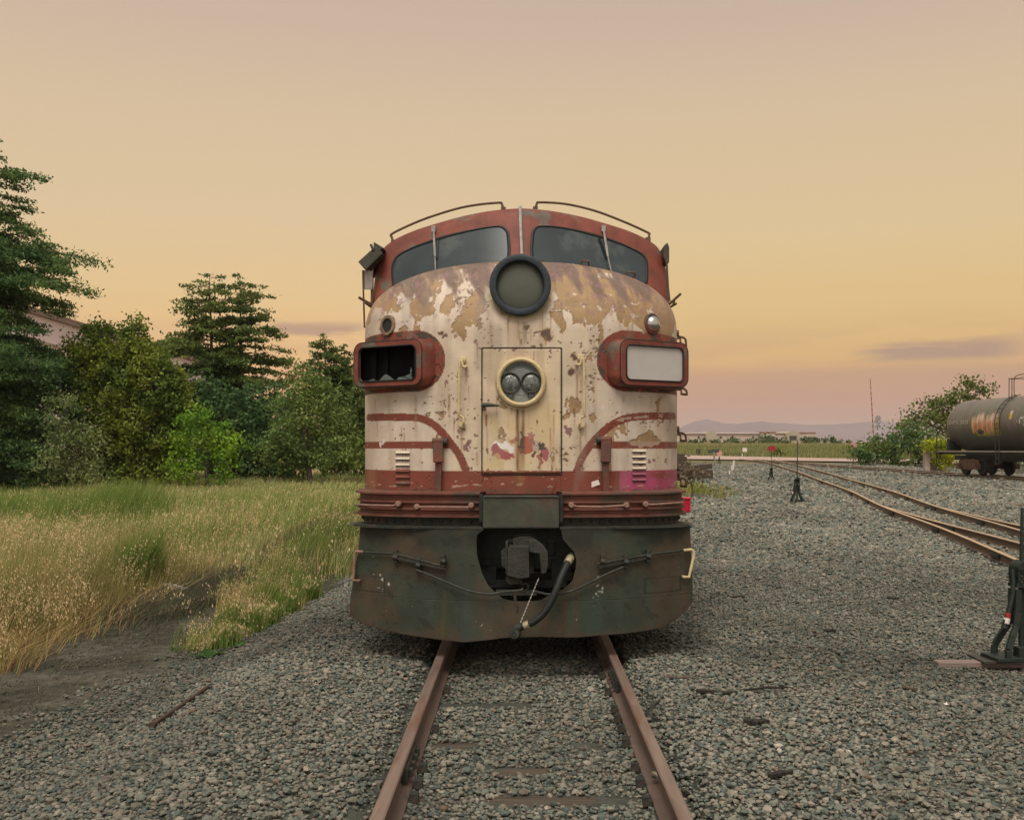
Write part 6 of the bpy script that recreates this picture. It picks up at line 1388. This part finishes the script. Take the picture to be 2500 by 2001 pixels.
def conifer(label, Y, trunk_px, top_py, base_py, prof, n_wh, size=.16, droop=.25, gaps=.25, base=(.060, .098, .028), alt=(.110, .140, .038), tail=None, r=.22, group="conifers behind the meadow", rise=.2, per=1.0, kind="conifer_tree", cat="conifer tree", clumps=2.2):
    """prof: list of (photo y, left reach px, right reach px)"""
    b = survey(trunk_px, base_py, Y); g = float(gz(b.x, Y, False)); t = thing(kind, label, cat, (b.x, Y, g), group)
    top = survey(trunk_px+random.uniform(-2, 2), top_py, Y); s_ = Y/FPX
    tr = MB(); TP = [Vector((b.x, Y, g-.1)), Vector((b.x+.1, Y, (g+top.z)/2)), top]; TPc = catmull(TP, 8); tr.tube(TPc, [r*(1-.93*i/(len(TPc)-1)) for i in range(len(TPc))], 8)
    ys_ = np.array([p[0] for p in prof]); Lr = np.array([p[1] for p in prof]); Rr = np.array([p[2] for p in prof])
    pts = []
    for i in range(n_wh):
        f = (i+.5)/n_wh; py = top_py+(base_py-top_py)*f; zc = CAM_Z-(py-CY)*s_
        if zc < g+.15: continue
        l_, r_ = np.interp(py, ys_, Lr)*s_, np.interp(py, ys_, Rr)*s_
        cx = float(np.interp(zc, [g, top.z], [b.x, top.x])); nb = random.randint(4, 6)
        for k in range(nb):
            if random.random() < gaps: continue
            if random.random() < .25: nb_f = .55
            else: nb_f = 1.0
            a = random.uniform(0, 2*math.pi); ca, sa = math.cos(a), math.sin(a)
            reach = (r_ if ca > 0 else l_)*abs(ca)+.5*(l_+r_)*abs(sa)*.8; reach *= random.uniform(.55, 1.15)
            if reach < .12: reach = .12
            zz = zc+random.uniform(-.30, .30); m = 6; rs_ = rise*random.uniform(.3, 1.9)
            L_ = [Vector((cx+ca*reach*u, Y+sa*reach*u, zz+reach*(rs_*u-droop*u*u*1.5))) for u in np.linspace(0, 1, m)]
            tr.tube(L_, [max(.012, .035*reach/3*(1-.8*j/(m-1))) for j in range(m)], 4, False)
            q = int((16+80*reach)*per*nb_f*(.30+.70*sm(0, .5, f))); kc = int(2+reach*clumps)
            uc = np.sort(RNG.random(kc)**.6*.85+.17); lat = RNG.normal(0, .10*reach, kc); w_ = RNG.integers(0, kc, q); uu = np.clip(uc[w_]+RNG.normal(0, .055, q), .02, 1.05)
            base_ = np.array([p[:] for p in L_]); px_ = np.stack([np.interp(uu, np.linspace(0, 1, m), base_[:, j]) for j in range(3)], 1)
            px_[:, 0] -= sa*lat[w_]; px_[:, 1] += ca*lat[w_]
            off = RNG.normal(size=(q, 3))*(.095+.040*reach)*np.array((1.1, 1.1, .34)); off[:, 2] += RNG.normal(0, .06, kc)[w_]
            pts.append(px_+off)
    P = np.concatenate(pts); tr.build("trunk", M['bark'], t, smooth=True)
    leaves("crown", P, size, shade(P, base, alt, .5), t, .42, flat=.25, droop=.4); return t
DK = (.050, .098, .036); DK2 = (.090, .145, .045); OL = (.070, .095, .022); YG = (.13, .14, .030)
# the tall tree at the left edge: broken, layered, feathery
conifer("tall feathery evergreen rising out of the picture at the left edge", 44, -32, 300, 1195, [(300,10,10),(355,30,34),(400,60,62),(440,80,112),(470,80,96),(510,70,66),(545,80,95),(585,110,165),(620,120,196),(660,120,188),(700,110,165),(745,110,125),(785,110,88),(830,120,145),(880,130,190),(940,130,180),(1000,130,170),(1195,130,150)], 74, size=.085, droop=.22, gaps=.10, base=DK, alt=DK2, r=.42, group=None, rise=.22, per=3.0, clumps=6, kind="redwood_tree", cat="evergreen tree")
broad("dark_shrub_tree", "dark leafy undergrowth tree under the tall evergreen at the left edge", "tree",
 [(-10,900,90,60),(60,900,50,40),(20,960,100,60),(100,940,40,40),(-20,1030,110,80),(50,1030,56,46),(0,1110,110,80),(80,1115,80,60),(-60,1150,80,70),(100,1070,36,50),(60,1180,80,30)],
 43, (10, 1195), dens=6.0, clump=.22, per=38, size=.085, base=(.050, .10, .040), alt=(.095, .15, .05), depth=.6, fill=.45, r=.2, aspect=.45, limbs=30)
broad("dead_twig_bush", "thin pale grey green bush with bare twigs below the tall left tree", "bush", [(150,1010,38,60),(190,1080,60,70),(140,1120,50,60),(215,1150,60,30)], 41, (175,1190), dens=7.5, clump=.25, per=24, size=.075, base=(.095, .135, .055), alt=(.15, .18, .08), fill=.7, r=.07, limbs=46)
broad("juniper_tree", "dense dark juniper with a bumpy crown left of the twin conifers", "juniper tree",
 [(322,790,20,22),(330,815,26,28),(232,815,26,26),(262,800,14,18),(205,850,34,42),(175,880,34,40),(300,850,54,44),(250,880,70,50),(350,880,50,46),(395,900,38,40),(210,930,60,60),(300,950,90,70),(380,960,70,60),(420,940,34,44),(435,990,30,40),(250,1030,90,70),(350,1050,90,70),(400,1080,46,60),(290,1120,90,60),(220,1110,50,60),(350,1140,70,40),(300,1175,120,24),(420,1040,26,30)],
 46, (300, 1190), dens=8.5, clump=.23, per=46, size=.088, base=(.070, .112, .022), alt=(.15, .185, .030), k=.6, depth=.8, fill=.4, r=.25, limbs=24)
conifer("left one of the twin conifers, with an open airy top", 56, 513, 668, 1150, [(668,14,14),(700,62,58),(760,78,52),(790,80,52),(830,120,50),(845,150,50),(870,150,60),(900,110,70),(940,80,70),(1000,90,80),(1150,110,90)], 46, per=1.6, gaps=.38, size=.105, droop=.10, rise=.14)
conifer("right one of the twin conifers, slightly shorter and denser", 57, 585, 684, 1150, [(684,12,12),(710,40,54),(760,62,82),(800,56,80),(850,66,112),(900,76,126),(930,86,126),(960,80,110),(1000,90,100),(1150,110,110)], 52, per=1.8, gaps=.20, size=.105, droop=.14, rise=.18)
broad("dark_tree", "dark rounded trees filling the gap below the twin conifers", "evergreen tree", [(470,960,60,40),(530,990,80,50),(620,1000,90,60),(690,1010,50,70),(560,1070,110,70),(660,1090,90,70),(470,1020,60,60),(720,1100,50,60),(610,1140,100,40)], 53, (600,1160), dens=3.4, clump=.32, per=34, size=.12, base=(.050, .098, .040), alt=(.085, .135, .05), fill=.3, r=.2)
broad("green_bush", "bright green rounded bush in front of the twin conifers", "bush", [(505,1035,52,40),(470,1060,50,46),(545,1075,44,46),(580,1090,24,36),(500,1100,80,50),(450,1120,40,40),(560,1125,40,34),(480,1010,26,22),(500,1150,80,30),(440,1150,40,26)], 45, (510,1160), dens=4.2, clump=.20, per=36, size=.075, base=(.085, .175, .020), alt=(.16, .26, .028), k=.65, fill=.25, r=.1)
conifer("small pointed conifer left of the locomotive", 62, 793, 822, 1140, [(822,8,8),(850,32,32),(890,56,50),(940,76,60),(1000,84,74),(1140,90,80)], 34, per=1.4, gaps=.08, size=.105, droop=.12)
conifer("smaller conifer half hidden by the locomotive", 63, 842, 850, 1140, [(850,8,8),(880,28,30),(920,46,54),(980,56,64),(1060,60,70),(1140,64,74)], 34, per=1.4, gaps=.08, size=.105, droop=.14)
conifer("drooping conifer close beside the left number board of the locomotive", 52, 905, 900, 1140, [(900,20,20),(960,52,40),(1010,66,50),(1050,60,60),(1140,70,60)], 20, gaps=.2, size=.11, droop=.3)
broad("broadleaf_tree", "soft grey green broadleaf tree beside the locomotive's left flank", "broadleaf tree", [(740,940,40,36),(770,960,56,46),(720,1000,56,50),(790,1010,60,60),(740,1060,80,60),(820,1080,50,60),(700,1100,60,50),(780,1120,80,40),(850,1100,50,44)], 50, (760,1160), dens=4.5, clump=.28, per=34, size=.09, base=(.085, .135, .042), alt=(.15, .195, .055), k=.5, fill=.25, r=.16)
broad("dark_tree", "dark low tree mass far behind the locomotive's left flank", "evergreen tree", [(870,1040,60,50),(900,1090,70,60),(940,1000,60,80),(1000,1060,80,80),(840,1130,50,30)], 58, (900,1150), dens=2.2, clump=.4, per=26, size=.14, base=(.048, .09, .034), alt=(.075, .12, .042), r=.2)
# pale building behind the left trees
wl_ = thing("pale_hall", "big pale lilac hall with a low sloping roof behind the left trees", "hall", (-30, 84, 0))
M['lilac'] = mat('lilac_wall', (.74, .62, .64), .85, var=.05, scale=.5, bump=0); M['hroof'] = mat('brown_roof_edge', (.24, .17, .14), .8, bump=0)
a, b, c = survey(40, 752, 70), survey(230, 810, 78), survey(560, 905, 92)
for i, (p, q) in enumerate(((a, b), (b, c))):
    n_ = Vector((-(q-p).y, (q-p).x, 0)).normalized()*-.3
    MB().loft([[Vector((p.x, p.y, -.5)), Vector((q.x, q.y, -.5)), q, p], [Vector((p.x, p.y+8, -.5)), Vector((q.x, q.y+8, -.5)), q+Vector((0, 8, 0)), p+Vector((0, 8, 0))]]).build("hall_wall", M['lilac'], wl_)
    MB().bar(p+Vector((0, -.15, .15)), q+Vector((0, -.15, .15)), .5, .42).build("roof_edge", M['hroof'], wl_)
    MB().bar(p+Vector((0, -.1, -1.9)), q+Vector((0, -.1, -1.9)), .1, .2).build("wall_band", M['stucco2'], wl_)
d = survey(-200, 752, 66); MB().loft([[Vector((d.x, d.y, -.5)), Vector((a.x, a.y, -.5)), a, Vector((d.x, d.y, a.z))], [Vector((d.x, d.y+8, -.5)), Vector((a.x, a.y+8, -.5)), a+Vector((0, 8, 0)), Vector((d.x, d.y+8, a.z))]]).build("hall_wall", M['lilac'], wl_)

# right side
broad("eucalyptus_tree", "tall loose tree with hanging foliage behind the tank car", "broadleaf tree",
 [(2372,960,14,26),(2395,955,12,34),(2350,950,14,22),(2410,950,8,14),(2368,935,10,10),(2330,965,20,24),(2300,980,26,26),(2340,1000,46,34),(2290,1010,36,34),(2260,995,20,18),(2240,1010,20,18),(2280,1050,50,40),(2230,1030,22,22),(2215,1045,20,16),(2195,1040,14,12),(2320,1060,40,40)], 92, (2300,1120), dens=1.3, clump=.42, per=30, size=.16, base=(.075, .108, .03), alt=(.12, .155, .04), fill=.5, r=.25, limbs=40)
broad("dark_bush", "large dark green bush beside the far track", "bush", [(2120,1100,40,22),(2160,1085,40,24),(2200,1075,40,26),(2250,1080,46,34),(2140,1115,56,22),(2210,1110,70,30),(2270,1110,40,30),(2100,1110,20,18),(2240,1055,30,24)], 82, (2180,1130), dens=2.2, clump=.34, per=34, size=.13, base=(.050, .10, .034), alt=(.12, .165, .042), k=.55, fill=.25, r=.12, limbs=20)
broad("dark_bush", "sparse olive bush left of the large dark bush at the crossing", "bush", [(2140,1082,22,12),(2190,1060,24,14),(2160,1095,26,16)], 86, (2150,1120), dens=2.4, clump=.35, per=20, size=.13, base=(.075, .085, .030), alt=(.12, .12, .04), fill=.5, r=.08)
pv = survey(2262, 1140, 66); pg_ = float(gz(pv.x, 66, False)); cpil = thing("concrete_pillar", "pale concrete pillar under the ivy left of the tank car", "pillar", (pv.x, 66, pg_))
zt_ = survey(2262, 1096, 66).z; MB().box((pv.x, 66, (pg_+zt_)/2), (.34, .4, zt_-pg_)).box((pv.x+.7, 66.3, pg_+.45), (.8, .3, .9)).build("pillar_shaft", M['concrete'], cpil, bevel=.02)
broad("ivy_clump", "bright yellow green ivy overgrowing the pillar left of the tank car", "ivy", [(2262,1085,18,12),(2290,1080,26,14),(2315,1090,20,20),(2295,1105,30,20),(2300,1125,20,18),(2282,1095,20,12),(2320,1120,14,18)], 65.6, (2295,1140), dens=7, clump=.16, per=34, size=.085, base=(.17, .22, .012), alt=(.30, .32, .016), k=.6, fill=.3, r=.06)
broad("green_hedge", "green hedge beyond the fence under the tank car", "hedge", [(2400,1135,40,14),(2450,1132,40,16),(2500,1132,40,16),(2550,1130,40,18),(2440,1118,30,10),(2360,1135,30,12)], 80, (2440,1145), dens=2.5, clump=.35, per=30, size=.14, base=(.06, .10, .025), alt=(.10, .14, .03), r=.08)
broad("round_bush", "round olive green bush beyond the road by the white post", "bush", [(1892,1110,16,10),(1908,1112,12,9),(1898,1104,12,7)], 119, (1898,1120), dens=2.6, clump=.3, per=26, size=.15, base=(.075, .10, .02), alt=(.13, .14, .03), r=.06)
for i, (px, py, rx, ry, Yd) in enumerate([(1727,1084,0,0,0)][:0]+[(1660,1079,18,4,285),(1690,1078,10,4,288),(1716,1077,8,5,286),(1737,1079,6,4,284),(1750,1081,7,3,283),(1770,1081,10,5,280),(1787,1075,8,6,286),(1797,1080,11,7,278),(1806,1086,10,6,255),(1822,1080,9,5,276),(1838,1081,10,8,270),(1868,1074,20,8,284),(1860,1083,9,5,268),(1878,1081,10,5,270),(1897,1079,7,6,275),(1900,1085,7,4,262),(1912,1081,7,6,268),(1922,1083,7,6,262),(1968,1074,16,9,290),(1984,1085,6,3,258),(1992,1078,7,4,290),(2015,1078,8,4,280),(2032,1073,10,5,300),(2042,1080,12,6,272),(2075,1079,7,4,285)]):
    labs = ["low", "dark", "round", "wide", "small"]; where = ("in front of the long warehouse wall" if px < 1854 else "in front of the arched warehouse entrances" if px < 1990 else "right of the warehouse")
    broad("field_bush", f"dark green bush {where}", "bush", [(px, py, rx, ry)], Yd, (px, py+ry), dens=1.2 if rx < 14 else .8, clump=.6, per=26, size=.36, base=(.055, .085, .036), alt=(.08, .115, .045), group="bushes scattered along the far side of the field", depth=1, fill=.35, r=.12, limbs=2)

broad("dead_bush", "grey brown dead bush in front of the stacked sleepers", "bush", [(1672,1150,20,18),(1690,1155,26,16),(1705,1163,18,10)], 36, (1688,1170), dens=5, clump=.22, per=22, size=.07, base=(.12, .10, .075), alt=(.16, .13, .10), fill=.6, r=.04)

# ================================================================== the hazy air of the evening, one closed box round everything
hz_ = MB().box((-2600, 3400, 45), (18000, 8600, 210)).build("haze", bpy.data.materials.new("haze_air"), loc=(-2600, 3400, 45)); tag(hz_, kind="stuff")
hm = hz_.data.materials[0]; hm.use_nodes = True; hn = hm.node_tree.nodes; hn.remove(hn['Principled BSDF'])
pv_ = hn.new('ShaderNodeVolumePrincipled'); pv_.inputs['Density'].default_value = 1.3e-4; pv_.inputs['Color'].default_value = (.95, .88, .88, 1); pv_.inputs['Anisotropy'].default_value = 0.0
hm.node_tree.links.new(pv_.outputs[0], hn['Material Output'].inputs['Volume'])
